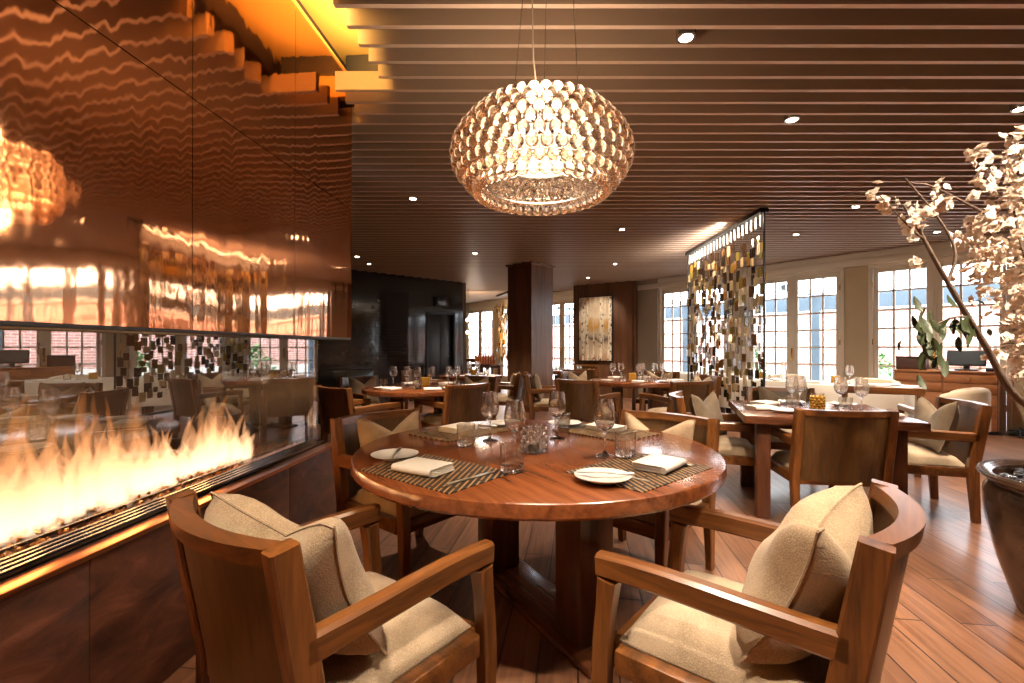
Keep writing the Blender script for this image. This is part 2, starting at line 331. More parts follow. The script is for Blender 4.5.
# ------------------------------------------------------------------ mesh helpers
class MB:
    def __init__(s): s.v = []; s.f = []
    def add(s, vs, fs, mat=None):
        o = len(s.v)
        s.v += [tuple(mat @ Vector(p)) if mat else tuple(p) for p in vs]
        s.f += [tuple(i+o for i in f) for f in fs]
        return s
    def box(s, x0, x1, y0, y1, z0, z1, bev=0., mat=None, seg=2):
        if bev <= 0:
            vs = [(x0,y0,z0),(x1,y0,z0),(x1,y1,z0),(x0,y1,z0),(x0,y0,z1),(x1,y0,z1),(x1,y1,z1),(x0,y1,z1)]
            return s.add(vs, [(0,3,2,1),(4,5,6,7),(0,1,5,4),(1,2,6,5),(2,3,7,6),(3,0,4,7)], mat)
        bm = bmesh.new(); bmesh.ops.create_cube(bm, size=1.)
        for v in bm.verts: v.co = Vector(((x0+x1)/2+v.co.x*(x1-x0), (y0+y1)/2+v.co.y*(y1-y0), (z0+z1)/2+v.co.z*(z1-z0)))
        bmesh.ops.bevel(bm, geom=bm.edges[:], offset=bev, segments=seg, profile=.5, affect='EDGES')
        bm.verts.ensure_lookup_table(); bm.verts.index_update()
        s.add([v.co[:] for v in bm.verts], [tuple(v.index for v in f.verts) for f in bm.faces], mat); bm.free()
        return s
    def lathe(s, prof, n=32, mat=None, close=False):
        """revolve (r,z) pairs about z"""
        vs = []; fs = []
        m = len(prof)
        for i in range(n):
            a = 2*pi*i/n
            for r, z in prof: vs.append((r*cos(a), r*sin(a), z))
        for i in range(n):
            j = (i+1) % n
            for k in range(m-1 if not close else m):
                k2 = (k+1) % m
                fs.append((i*m+k, j*m+k, j*m+k2, i*m+k2))
        s.add(vs, fs, mat)
        return s
    def sweep(s, pts, sec, up=(0,0,1), scales=None, mat=None):
        """sweep a closed 2-D section [(side,up)] along points"""
        pts = [Vector(p) for p in pts]; up = Vector(up); vs = []; fs = []; m = len(sec)
        for i, p in enumerate(pts):
            t = (pts[min(i+1, len(pts)-1)]-pts[max(i-1, 0)]).normalized()
            side = t.cross(up).normalized(); u2 = side.cross(t).normalized()
            k = scales[i] if scales else 1.
            kx, ky = k if isinstance(k, tuple) else (k, k)
            for a, b in sec: vs.append(p+side*a*kx+u2*b*ky)
        for i in range(len(pts)-1):
            for k in range(m):
                k2 = (k+1) % m
                fs.append((i*m+k, i*m+k2, (i+1)*m+k2, (i+1)*m+k))
        fs.append(tuple(reversed(range(m)))); fs.append(tuple((len(pts)-1)*m+k for k in range(m)))
        s.add(vs, fs, mat)
        return s
    def tube(s, pts, r, n=8, mat=None):
        rs = r if isinstance(r, (list, tuple)) else [r]*len(pts)
        pts = [Vector(p) for p in pts]
        d = (pts[-1]-pts[0]).normalized()
        up = (0, 0, 1) if abs(d.z) < .9 else (0, 1, 0)
        sec = [(cos(2*pi*i/n), sin(2*pi*i/n)) for i in range(n)]
        return s.sweep(pts, sec, up, rs, mat)
    def ball(s, c, r, n=10, m=7, sq=(1, 1, 1), mat=None):
        vs = [(c[0], c[1], c[2]-r*sq[2])]; fs = []
        for j in range(1, m):
            t = -pi/2+pi*j/m
            for i in range(n):
                a = 2*pi*i/n
                vs.append((c[0]+r*sq[0]*cos(t)*cos(a), c[1]+r*sq[1]*cos(t)*sin(a), c[2]+r*sq[2]*sin(t)))
        vs.append((c[0], c[1], c[2]+r*sq[2])); L = len(vs)-1
        for i in range(n):
            k = (i+1) % n
            fs.append((0, 1+k, 1+i)); fs.append((L, 1+(m-2)*n+i, 1+(m-2)*n+k))
            for j in range(m-2): fs.append((1+j*n+i, 1+j*n+k, 1+(j+1)*n+k, 1+(j+1)*n+i))
        return s.add(vs, fs, mat)
    def mesh(s, name, mat, smooth=None):
        me = bpy.data.meshes.new(name); me.from_pydata(s.v, [], s.f); me.update()
        if mat: me.materials.append(mat)
        if smooth is not None:
            me.polygons.foreach_set('use_smooth', [True]*len(me.polygons))
            try: me.set_sharp_from_angle(angle=radians(smooth))
            except Exception: pass
        return me
    def build(s, name, mat, parent=None, loc=None, smooth=35, rz=None):
        o = bpy.data.objects.new(name, s.mesh(name, mat, smooth)); COL.objects.link(o)
        if parent: o.parent = parent
        if loc is not None: o.location = loc
        if rz is not None: o.rotation_euler = (0, 0, rz)
        return o
def rect(w, h, c=.004):
    a, b = w/2, h/2
    return [(-a+c,-b),(a-c,-b),(a,-b+c),(a,b-c),(a-c,b),(-a+c,b),(-a,b-c),(-a,-b+c)]
def thing(name, label, cat, loc=(0,0,0), rz=0., group=None):
    o = bpy.data.objects.new(name, None); COL.objects.link(o); o.empty_display_size = .05
    o.location = loc; o.rotation_euler = (0, 0, rz)
    return tag(o, label, cat, group)
def tag(o, label, cat, group=None, kind=None):
    o['label'] = label; o['category'] = cat
    if group: o['group'] = group
    if kind: o['kind'] = kind
    return o
def struct(o, label=None):
    o['kind'] = 'structure'
    if label: o['label'] = label
    return o
KIDS = {}
def children(o): return [c for c in bpy.data.objects if c.parent == o]
def copy_thing(src, loc, rz=0., label=None, group=None, scale=None, tilt=None):
    """a thing with its parts and sub-parts"""
    if src.name not in KIDS:
        KIDS[src.name] = [(c, children(c)) for c in children(src)]
    r = src.copy(); COL.objects.link(r); r.location = loc; r.rotation_euler = (tilt[0] if tilt else 0, tilt[1] if tilt else 0, rz)
    if scale: r.scale = scale if isinstance(scale, tuple) else (scale,)*3
    if label: r['label'] = label
    if group: r['group'] = group
    for c, gs in KIDS[src.name]:
        d = c.copy(); COL.objects.link(d); d.parent = r
        for g in gs:
            h = g.copy(); COL.objects.link(h); h.parent = d
    return r
class Proto:
    """first placement uses the prototype itself, later ones are copies"""
    def __init__(s, src): s.src = src; s.used = False
    def place(s, loc, rz=0., label=None, group=None, scale=None, tilt=None):
        if s.used: return copy_thing(s.src, loc, rz, label, group, scale, tilt)
        if s.src.name not in KIDS: KIDS[s.src.name] = [(c, children(c)) for c in children(s.src)]
        s.used = True; r = s.src
        r.location = loc; r.rotation_euler = (tilt[0] if tilt else 0, tilt[1] if tilt else 0, rz)
        if scale: r.scale = scale if isinstance(scale, tuple) else (scale,)*3
        if label: r['label'] = label
        if group: r['group'] = group
        return r
def face(fx, fy): return atan2(fy, fx)-pi/2      # rotation that turns local +Y to a direction

# ------------------------------------------------------------------ camera
cam = bpy.data.cameras.new('camera'); co = bpy.data.objects.new('camera', cam); COL.objects.link(co)
co.location = (0, 0, 1.2); co.rotation_euler = (radians(90), 0, 0)
cam.sensor_width = 36.; cam.lens = 36*470/1024; cam.shift_y = 6.5/1024; cam.clip_start = .02
SC.camera = co

# ------------------------------------------------------------------ room plan
CZ = 2.80                                   # underside of the ceiling slats
W0 = Vector((3.22, 11.14)); WU = Vector((.6365, -.7713)); WN = Vector((.7713, .6365))   # window wall: start, along, outward
def wp(s, off=0.): return W0+WU*s+WN*off
B0 = Vector((-3.27, 9.70)); BU = Vector((.7466, .6653))                                   # dark tiled wall
B1 = B0+BU*2.86
FV = Vector((.0764, .9971)); FN = Vector((.9971, -.0764)); FO = Vector((-1.38, 0.))      # fireplace line, its face towards the room
def fp(t, off=0.): return FO+FV*t+FN*off
SE, SW = 9.2, -8.3
PE, PW = wp(SE), wp(SW)

fl = MB(); fl.add([(-7,-4,0),(10.5,-4,0),(10.5,4.5,0),(PE.x+.3,PE.y+.2,0),(PW.x+.3,PW.y+.3,0),(-7,18,0)], [(0,1,2,3,4,5)])
fl.add([(-7,-4,-.1),(10.5,-4,-.1),(10.5,18,-.1),(-7,18,-.1)], [(0,3,2,1)])
struct(fl.build('floor', M['floor'], smooth=None))

cl = MB(); rf = [(-7,-4),(10.6,-4),(10.6,3.2),tuple(wp(SE+.5,.35)),tuple(wp(SW-.3,.35)),(-7,18)]
cl.add([(x,y,3.24) for x,y in rf]+[(x,y,3.34) for x,y in rf], [(5,4,3,2,1,0),(6,7,8,9,10,11)]+[(i,(i+1)%6,(i+1)%6+6,i+6) for i in range(6)])
ceil = struct(cl.build('ceiling', M['ceil'], smooth=None))
sl = MB()
d = -1.86
FX = lambda y, off: (FO+FN*off).x+ (y)*FV.x/FV.y
while d < 13.2:
    # right end on the window wall
    s_ = (d-W0.y)/WU.y
    xr = min((W0+WU*s_).x-.02, 10.)
    if d < 2.88: xl = FX(d, .38)
    elif d < 3.25: xl = FX(d, .06)
    else:
        xl = -6.
        if d > 5.5:
            xb = B0.x+BU.x*((d-B0.y)/BU.y)
            xl = max(xl, xb+.02) if d < B1.y else -1.1-.85*(d-B1.y)
    if xr > xl: sl.box(xl, xr, d-.014, d+.014, CZ, CZ+.115)
    d += .145
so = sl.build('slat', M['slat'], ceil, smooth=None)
so.data.materials.append(M['slat_lit_underside'])
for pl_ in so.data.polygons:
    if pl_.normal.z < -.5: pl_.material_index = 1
# board above the slats, stopping short of the cove
bb = MB(); bb.add([(FX(-3.9,.36),-3.9,2.925),(10.4,-3.9,2.925),(10.4,4.2,2.925),(PE.x,PE.y,2.925),(PW.x,PW.y,2.925),(-6,17,2.925),(-6,3.3,2.925),(FX(3.3,.1),3.3,2.925),(FX(2.9,.36),2.9,2.925)], [(8,7,6,5,4,3,2,1,0)])
bb.build('backing_board', M['ceil'], ceil, smooth=None)
# flat plaster ceiling beyond the slats
pc = MB(); pc.add([(-6,13.25,CZ),(wp((13.25-W0.y)/WU.y).x,13.25,CZ),(PW.x,PW.y,CZ),(-6,18,CZ)], [(3,2,1,0)])
struct(pc.build('ceiling_far', plain('far_ceiling_paint', srgb(150, 124, 98), .7), smooth=None))

def wall(name, a, b, z0, z1, th, mat, side=1):
    """upright wall from a to b, thickness away from the room on the given side"""
    a = Vector(a); b = Vector(b); L = (b-a).length; u = (b-a)/L
    mb = MB(); mb.box(0, L, 0 if side > 0 else -th, th if side > 0 else 0, z0, z1)
    return struct(mb.build(name, mat, loc=(a.x, a.y, 0), rz=atan2(u.y, u.x), smooth=None))
wall('wall_behind', (-6.9, -3.9), (10.4, -3.9), 0, 3.2, .1, M['dkwall'], -1)
wall('wall_right', (10.4, -3.9), (10.4, 3.2), 0, 3.2, .1, M['paintwall'], -1)
wall('wall_corner', (10.4, 3.2), wp(SE), 0, 3.2, .1, M['paintwall'], -1)
wall('wall_dark', B0-BU*3.4, B0+BU*1.72, 0, 3.1, .12, M['blackwall'], 1)
wall('wall_dark_end', B0+BU*2.52, B1, 0, 3.1, .12, M['blackwall'], 1)
wall('wall_dark_lintel', B0+BU*1.72, B0+BU*2.52, 2.05, 3.1, .12, M['blackwall'], 1)
wall('wall_left', (-6.0, 3.0), B0-BU*3.4, 0, 3.1, .1, M['blackwall'], 1)
wall('wall_left_end', (-2.3, 3.25), (-6.0, 3.0), 0, 3.1, .1, M['black'], 1)
wall('wall_passage', B1, (-5.6, 16.6), 0, 3.1, .1, M['dkwall'], 1)
wall('wall_far', (-5.6, 16.6), wp(SW), 0, 3.1, .1, M['dkwall'], 1)

# window wall --------------------------------------------------------
PER = 1.99; LEAFW = .60; GAP = .19
KS = range(-4, 4)
def s0(k): return .432+PER*k
GT, ROWS, RH = 2.44, 7, .307
wz = atan2(WU.y, WU.x)
def in_wall(mb, name, mat, parent=None, s=0., smooth=None):
    p = wp(s); return mb.build(name, mat, parent, (p.x, p.y, 0), smooth, wz)
JAMB = .13
ww = MB()
edges = [SW]
for k in KS: edges += [s0(k)-JAMB, s0(k)+2*LEAFW+GAP+JAMB]
edges.append(SE)
for i in range(0, len(edges), 2):
    ww.box(edges[i], edges[i+1], 0, .16, 0, 2.62)
ww.box(SW, SE, 0, .16, 2.56, 3.2)
struct(in_wall(ww, 'wall_windows', M['paintwall']))
tr = MB(); tr.box(SW, SE, -.07, 0, 2.58, 2.70, .01); tr.box(SW, SE, -.05, 0, 2.70, 2.80, .008)
struct(in_wall(tr, 'trim_1', M['paint'], smooth=35))
for n, k in enumerate(KS):
    a = s0(k); wroot = bpy.data.objects.new('window_%d' % (n+1), None); COL.objects.link(wroot)
    p = wp(a); wroot.location = (p.x, p.y, 0); wroot.rotation_euler = (0, 0, wz)
    struct(wroot)
    L = 2*LEAFW+GAP
    fr = MB()
    fr.box(-JAMB, -JAMB+.06, -.02, .12, 0, 2.56, .006); fr.box(L+JAMB-.06, L+JAMB, -.02, .12, 0, 2.56, .006)
    fr.box(-JAMB, L+JAMB, -.02, .12, 2.53, 2.585, .006); fr.box(-JAMB, L+JAMB, .0, .12, 0, .03)
    fr.build('frame', M['paint'], wroot)
    for j in range(2):
        x0 = j*(LEAFW+GAP); x1 = x0+LEAFW
        lf = MB(); st = .065 if True else 0
        lf.box(x0-st, x0, .01, .055, .03, 2.53, .006); lf.box(x1, x1+st+(GAP/2-st if j == 0 else 0), .01, .055, .03, 2.53, .006)
        if j == 1: lf.box(x0-GAP/2, x0-st, .005, .06, .03, 2.53, .006)
        lf.box(x0, x1, .01, .055, GT, 2.53, .004); zb = GT-ROWS*RH
        lf.box(x0, x1, .01, .055, .03, zb, .004)
        lo = lf.build('casement', M['paint'], wroot)
        mt = MB()
        for c in (1, 2): mt.box(x0+LEAFW*c/3-.014, x0+LEAFW*c/3+.014, .02, .045, zb, GT)
        for r in range(1, ROWS): mt.box(x0, x1, .02, .045, GT-r*RH-.014, GT-r*RH+.014)
        mt.build('glazing_bars', M['paint'], lo, smooth=None)
        gp = MB(); gp.box(x0, x1, .03, .034, zb, GT); gp.build('pane', M['win_glass'], lo, smooth=None)
    kb = MB(); kb.ball((LEAFW+GAP/2, -.03, 1.08), .022); kb.box(LEAFW+GAP/2-.015, LEAFW+GAP/2+.015, -.012, .01, .96, 1.2, .003)
    kb.build('handle', M['brass'], wroot)
    hg = MB()
    for z in (.35, 1.3, 2.25):
        for x in (-JAMB+.062, L+JAMB-.062): hg.tube([(x, -.022, z-.045), (x, -.022, z+.045)], .008)
    hg.build('hinge', M['brass'], wroot)

pn = MB(); pn.box(-.62, .30, -.06, -.002, 0, 2.80); struct(in_wall(pn, 'wall_panel', M['greywall']))
# wood-clad pier with the painting -------------------------------------
pa, pb = Vector((1.58, 12.1)), Vector((2.88, 11.22))
L = (pb-pa).length; u = (pb-pa)/L
pm = MB(); pm.box(0, L, 0, .34, 0, 2.93)
pier = struct(pm.build('wall_timber', M['walnut_z'], loc=(pa.x, pa.y, 0), rz=atan2(u.y, u.x), smooth=None))
rt = MB(); rt.box(0, .06, 0, .34, 0, 2.93); rt.build('return_panel', M['walnut_z'], pier, (L+.012, .02, 0), smooth=None)
ptg = thing('painting', 'tall abstract canvas of pale trunks and ochre on the timber wall', 'painting', (pa.x+u.x*.62, pa.y+u.y*.62, 1.68), atan2(u.y, u.x))
pf = MB(); hw, hh = .46, .81
for a in ((-hw, hw, hh-.02, hh), (-hw, hw, -hh, -hh+.02), (-hw, -hw+.02, -hh, hh), (hw-.02, hw, -hh, hh)): pf.box(a[0], a[1], -.05, -.001, a[2], a[3], .003)
pf.build('frame', M['black'], ptg)
pcn = MB(); pcn.box(-hw+.015, hw-.015, -.036, -.005, -hh+.015, hh-.015); pcn.build('canvas', M['canvas'], ptg, smooth=None)

# timber column ---------------------------------------------------------
cr = atan2(WU.y, WU.x)
cm = MB(); cm.box(-.3, .3, -.33, .33, 0, CZ+.06)
for i in range(-5, 6): pass
colm = struct(cm.build('column', M['walnut_z'], loc=(.36, 9.18, 0), rz=radians(-42), smooth=None))
cb_ = MB(); cb_.box(-.312, .312, -.342, .342, 0, .12, .006); cb_.build('baseboard', M['dwood_x'], colm)
cc = MB()
for x in (-.3, .3):
    pass
cc.box(-.33, .33, -.36, .36, CZ-.03, CZ+.02, .006); cc.build('capital', M['walnut_z'], colm)

# dark doorway ------------------------------------------------------------
q = B0+BU*1.72; rb = atan2(BU.y, BU.x)
dr = bpy.data.objects.new('door_1', None); COL.objects.link(dr); dr.location = (q.x, q.y, 0); dr.rotation_euler = (0, 0, rb); struct(dr)
dm = MB(); dm.box(.05, .75, .06, .10, .01, 2.0, .004); dm.box(.42, .75, .055, .1, .01, 2.0, .004); dm.build('door_panel', plain('dark_door', srgb(34, 26, 20), .35), dr)
df = MB(); df.box(0, .05, -.03, .11, 0, 2.05, .004); df.box(.75, .8, -.03, .11, 0, 2.05, .004); df.box(0, .8, -.03, .11, 2.0, 2.05, .004); df.build('frame', M['black'], dr)
dh = MB(); dh.tube([(.66, .03, 1.02), (.55, .03, 1.02)], .009); dh.ball((.66, .045, 1.02), .022); dh.build('handle', M['chrome'], dr)
xs = thing('exit_sign', 'unlit black exit sign box above the dark doorway', 'sign', (q.x+BU.x*.40, q.y+BU.y*.40, 2.30), rb)
xm = MB(); xm.box(-.17, .17, -.08, -.002, -.11, .11, .008); xm.build('housing', M['black'], xs)
xm = MB(); xm.box(-.15, .15, -.086, -.078, -.085, .085, .003); xm.build('face_panel', M['screen'], xs)

# ------------------------------------------------------------------ fireplace
fz = atan2(-FV.x, FV.y)                       # local: +Y along the fireplace, +X to the room
def fparent(name, label, cat): return thing(name, label, cat, (FO.x, FO.y, 0), fz)
fire = fparent('fireplace', 'long glass-fronted gas fireplace on a brown slate plinth along the left side', 'fireplace')
T0, T1 = -1.6, 3.08
for i, (a, b) in enumerate([(-1.6, -.85), (-.85, -.1), (-.1, .66), (.66, 1.42), (1.42, 1.95), (1.95, 2.52), (2.52, T1)]):
    s = MB(); s.box(-.03, 0, a+.0015, b-.0015, 0, .565, .003); s.build('slate_tile', M['slate'], fire)
s = MB(); s.box(-.9, -.031, T0, T1, 0, .56); s.build('plinth', M['black'], fire, smooth=None)
s = MB(); s.box(-.07, .008, T0, T1, .565, .582, .003); s.build('ledge', M['copper_edge'], fire)
for x in (-.085, -.115, -.145, -.175):
    s = MB(); s.box(x-.008, x+.008, T0, T1, .56, .60, .003); s.build('rail', M['blackgloss'], fire)
s = MB(); s.box(-.235, -.225, T0, T1, .56, .606); s.build('burner_rail', M['blackgloss'], fire)
s = MB(); s.box(-.78, -.19, T0, T1-.02, .56, .575); s.build('burner_tray', M['black'], fire, smooth=None)
s = MB(); s.box(-.136, -.128, T0, T1, .60, 1.275); s.build('front_pane', M['fire_glass'], fire, smooth=None)
s = MB(); s.box(-.78, -.136, T1-.008, T1, .575, 1.275); s.build('end_pane', M['fire_glass'], fire, smooth=None)
s = MB(); s.box(-.788, -.78, T0, T1, .575, 1.275); s.build('back_pane', plain('smoked_back_glass', srgb(34, 25, 18), .4), fire, smooth=None)
s = MB(); s.box(-.131, -.129, 2.46, 2.464, .6, 1.27); s.build('pane_joint', M['black'], fire, smooth=None)
g = MB()
for i in range(2600):
    t = random.uniform(-1.0, T1-.04); x = random.choice((random.uniform(-.222, -.19), random.uniform(-.75, -.24), random.uniform(-.5, -.24)))
    r = random.uniform(.007, .014)
    rot = Matrix.Rotation(random.uniform(0, 6.28), 4, 'Z') @ Matrix.Rotation(random.uniform(0, 3), 4, 'X')
    z = .578+random.uniform(.0, .02)
    vs = [(r,0,0),(-r*.8,r*.2,0),(0,r*.9,.1*r),(0,-r,0),(.1*r,0,r*.8),(0,.1*r,-r*.8)]
    g.add(vs, [(0,2,4),(2,1,4),(1,3,4),(3,0,4),(2,0,5),(1,2,5),(3,1,5),(0,3,5)], Matrix.Translation((x, t, z)) @ rot)
go = g.build('gravel_bed', M['gravel'], fire, smooth=None); go['kind'] = 'stuff'

def tongue(mb, x, y, h, w, lean, ph):
    """one flame: a teardrop swaying sideways as it rises"""
    n = 9; pts = []; rs = []
    for i in range(n):
        f = i/(n-1)
        pts.append((x+.03*sin(ph+f*4)*f, y+lean*f*f+.02*sin(ph*1.7+f*6)*f, f*h))
        rs.append(max(.001, w*(.55+.45*sin(min(1, f*2.2)*pi/2))*(1-f)**.75))
    mb.tube(pts, rs, 8)
fm = MB(); rnd = random.Random(3)
for i in range(330):
    t = rnd.uniform(.4, 2.62)
    env = .75+.25*sin(t*5.1)+.15*sin(t*11)
    if t > 2.2: env *= .85
    if t > 2.5: env *= .8
    h = (rnd.uniform(.14, .36) if rnd.random() < .6 else rnd.uniform(.3, .56))*max(.45, env)
    tongue(fm, rnd.gauss(-.36, .05), t, h, rnd.uniform(.02, .06), rnd.uniform(-.09, .09), rnd.uniform(0, 6))
flames = fm.build('flames', M['flame'], loc=(FO.x, FO.y, .588), rz=fz, smooth=180)
tag(flames, 'orange gas flames burning along the gravel bed behind the fireplace glass', 'fire', kind='stuff')

hood = fparent('copper_hood', 'mirror-polished rippled copper hood hanging above the glass fireplace', 'hood')
seams = [-1.6, -1.13, -.39, .35, 1.09, 1.83, 2.57, 3.31]
for i in range(len(seams)-1):
    a, b = seams[i], seams[i+1]
    for (z0, z1, tl) in ((1.27, 2.168, 0.), (2.172, 3.07, .004)):
        # thin panel with a slightly dished face
        p = MB(); ny, nz = 10, 8; vs = []; fs = []
        for iy in range(ny+1):
            for iz in range(nz+1):
                fy, fz2 = iy/ny, iz/nz
                dish = .0045*sin(pi*fy)*sin(pi*fz2)*(1 if (i+int(z0)) % 2 else -.7)
                vs.append((dish+tl*fz2, a+.0015+(b-a-.003)*fy, z0+(z1-z0)*fz2))
        for iy in range(ny):
            for iz in range(nz):
                q = iy*(nz+1)+iz; fs.append((q, q+nz+1, q+nz+2, q+1))
        p.add(vs, fs); p.box(-.02, -.006, a+.0015, b-.0015, z0, z1)
        p.build('copper_panel', M['copper'], hood, smooth=60)
s = MB(); s.box(-.85, -.021, -1.6, 3.305, 1.275, 3.06); s.build('carcass', M['black'], hood, smooth=None)
s = MB(); s.box(-.14, -.004, -1.6, 3.31, 1.255, 1.272, .003); s.build('bottom_trim', M['black'], hood)
s = MB(); s.box(-.3, .012, -1.6, 3.31, 3.07, 3.085); s.build('top_trim', M['gold_panel'], hood, smooth=None)
# gold lit cove between hood and slats
cv = MB(); cv.add([(FX(-3,-.05),-3,3.2),(FX(-3,.5),-3,3.2),(FX(3.4,.5),3.4,3.2),(FX(3.4,-.05),3.4,3.2)], [(0,1,2,3)])
struct(cv.build('trim_2', M['gold_panel'], smooth=None))
cv = MB(); p1, p2 = fp(2.88, .0), fp(2.88, .42)
cv.box(.0, .44, 3.22, 3.31, 3.075, 3.198)
struct(cv.build('trim_3', M['black'], loc=(FO.x, FO.y, 0), rz=fz, smooth=None))
cv = MB(); cv.box(.0, .34, 3.24, 3.30, 2.93, 3.073); struct(cv.build('trim_5', M['gold_panel'], loc=(FO.x, FO.y, 0), rz=fz, smooth=None))

# ------------------------------------------------------------------ furniture prototypes
def arc_pts(w, sag, z, n=9, y=0.):
    """curved chair-back line: ends forward, middle pushed back"""
    return [(-w/2+w*i/(n-1), y-sag*(1-(2*i/(n-1)-1)**2), z) for i in range(n)]
CW = .60
def make_chair(label, cushion_mat):
    t = thing('armchair', label, 'chair')
    # rear posts: vertical low down, raking back above the seat
    def rake(z): return -.255-.075*max(0, (z-.36))/.45
    for sx in (-1, 1):
        zs = [0, .2, .36, .5, .65, .808]
        pts = [(sx*(CW/2-.028), rake(z)-(.02*(1-z/.36) if z < .36 else 0), z) for z in zs]
        mb = MB(); mb.sweep(pts, rect(.05, .066, .006), up=(0, -1, 0), scales=[.70, .84, 1, 1, 1, .92]); mb.build('leg', M['wood_z'], t)
    # front legs, slightly bowed, carrying the arms
    for sx in (-1, 1):
        pts = [(sx*(CW/2-.026), .262+.018*sin(f*pi)*1.+(.012*(1-f)), .555*f) for f in (0, .2, .4, .55, .7, .85, 1)]
        mb = MB(); mb.sweep(pts, rect(.05, .05, .006), up=(0, -1, 0), scales=[.72, .82, .95, 1, 1, .98, 1.1]); mb.build('leg', M['wood_z'], t)
    for sx in (-1, 1):
        mb = MB(); pts = [(sx*(CW/2-.026), y, .592-.006*((y+.0)/.3)**2+.004*sin(y*9)) for y in (-.285, -.2, -.1, 0, .1, .2, .295)]
        mb.sweep(pts, rect(.046, .066, .009)); mb.build('arm', M['wood_y'], t)
    mb = MB()
    mb.box(-CW/2+.045, CW/2-.045, .235, .275, .305, .37, .005); mb.box(-CW/2+.045, CW/2-.045, -.275, -.235, .305, .37, .005)
    for sx in (-1, 1): mb.box(min(sx*(CW/2-.055), sx*(CW/2-.01)), max(sx*(CW/2-.055), sx*(CW/2-.01)), -.235, .24, .305, .37, .005)
    mb.build('seat_frame', M['wood_x'], t)
    # cushion: domed pad with rounded edges
    mb = MB(); n = 14; vs = []; fs = []
    for i in range(n+1):
        for j in range(n+1):
            u, v = 2*i/n-1, 2*j/n-1
            e = (1-abs(u)**6)*(1-abs(v)**6)
            vs.append((u*(CW/2-.055), .005+v*.245, .372+.062*e**.35+.016*(1-u*u)*(1-v*v)))
    for i in range(n):
        for j in range(n): q = i*(n+1)+j; fs.append((q, q+n+1, q+n+2, q+1))
    mb.add(vs, fs); mb.box(-CW/2+.057, CW/2-.057, -.238, .248, .36, .376)
    mb.build('seat_cushion', cushion_mat, t, smooth=60)
    # curved back: veneered panel under a thicker rail
    def curve_slab(w, z0, z1, th, sag, n=13, off=0., nz=5):
        m = MB(); vs = []; fs = []
        for side in (0, 1):
            for k in range(nz+1):
                z = z0+(z1-z0)*k/nz
                for i in range(n):
                    x = -w/2+w*i/(n-1); c = 1-(2*i/(n-1)-1)**2
                    vs.append((x, rake(z)-sag*c+off+(th/2 if side else -th/2), z))
        A = n*(nz+1)
        for k in range(nz):
            for i in range(n-1):
                q = k*n+i; fs += [(q, q+1, q+n+1, q+n), (A+q+1, A+q, A+q+n, A+q+n+1)]
        for i in range(n-1):
            fs += [(i+1, i, A+i, A+i+1), (nz*n+i, nz*n+i+1, A+nz*n+i+1, A+nz*n+i)]
        for k in range(nz):
            fs += [(k*n, (k+1)*n, A+(k+1)*n, A+k*n), ((k+1)*n+n-1, k*n+n-1, A+k*n+n-1, A+(k+1)*n+n-1)]
        return m.add(vs, fs)
    curve_slab(CW-.09, .335, .77, .022, .056).build('back_panel', M['panel_z'], t)
    m = curve_slab(CW-.102, .768, .806, .05, .058, nz=2); m.build('top_rail', M['wood_x'], t, smooth=40)
    return t
def make_pillow(label, mat, w=.43, h=.40, th=.15, dent=.10, seed=1):
    """feather cushion standing on its lower edge, chopped at the top so two corners rise"""
    r = random.Random(seed); n = 20; mb = MB(); vs = []; fs = []
    ph = [r.uniform(0, 6) for _ in range(4)]
    for side in (1, -1):
        for i in range(n+1):
            for j in range(n+1):
                u, v = 2*i/n-1, 2*j/n-1
                pin = 1-.10*(1-abs(v)**1.3); pj = 1-.09*(1-abs(u)**1.3)
                x = u*w/2*pin; z = h/2+v*h/2*pj
                k = max(0, 1-abs(u)/.85)**1.15
                z -= dent*k*max(0, (v+.15)/1.15)**2
                t = th/2*((1-u**4)*(1-v**4))**.55*(1-.55*k*max(0, v)**1.2)
                t *= 1+.10*sin(u*5+ph[0])*sin(v*4+ph[1])
                y = side*t+.012*sin(u*3+ph[2])+.02*v*v
                vs.append((x, y, z))
    A = (n+1)**2
    for i in range(n):
        for j in range(n):
            q = i*(n+1)+j; fs += [(q+1, q+n+2, q+n+1, q), (A+q, A+q+n+1, A+q+n+2, A+q+1)]
    mb.add(vs, fs)
    o = mb.build('cushion', mat, smooth=180)
    rim = []
    def edge(i, j): return vs[i*(n+1)+j]
    loop = [(i, 0) for i in range(n)]+[(n, j) for j in range(n)]+[(n-i, n) for i in range(n)]+[(0, n-j) for j in range(n)]+[(0, 0)]
    pp = MB(); pts = [edge(*q) for q in loop]
    for a in range(0, len(pts)-1): pp.tube([pts[a], pts[a+1]], .004, 5)
    pp.build('piping', mat, o, smooth=60)
    return tag(o, label, 'cushion')
chair = Proto(make_chair('armchair', M['cushion']))
pil_a = Proto(make_pillow('cushion', M['pillow'], seed=2))
pil_n = Proto(make_pillow('cushion', M['pillow'], .50, .39, .21, .085, seed=9))
pil_g = Proto(make_pillow('cushion', M['pillow_grey'], .42, .38, .15, .09, seed=5))
def put_pillow(proto, cx, cy, f, label, group, dx=0., yaw=0., lean=-.30, z=.445, dy=0., roll=0., s=None):
    """on the seat, leaning on the back of a chair at (cx, cy) facing f"""
    rz = face(*f)
    loc = Vector((cx, cy, z))+Matrix.Rotation(rz, 3, 'Z') @ Vector((dx, -.155+dy, 0))
    # lean backwards about the chair's own side axis
    o = proto.place(tuple(loc), rz+yaw, label, group, scale=s)
    o.rotation_mode = 'QUATERNION'
    q = Matrix.Rotation(rz+yaw, 3, 'Z') @ Matrix.Rotation(-lean*-1., 3, 'X') @ Matrix.Rotation(roll, 3, 'Y')
    o.rotation_quaternion = q.to_quaternion()
    return o
def unit(x, y): l = sqrt(x*x+y*y); return (x/l, y/l)
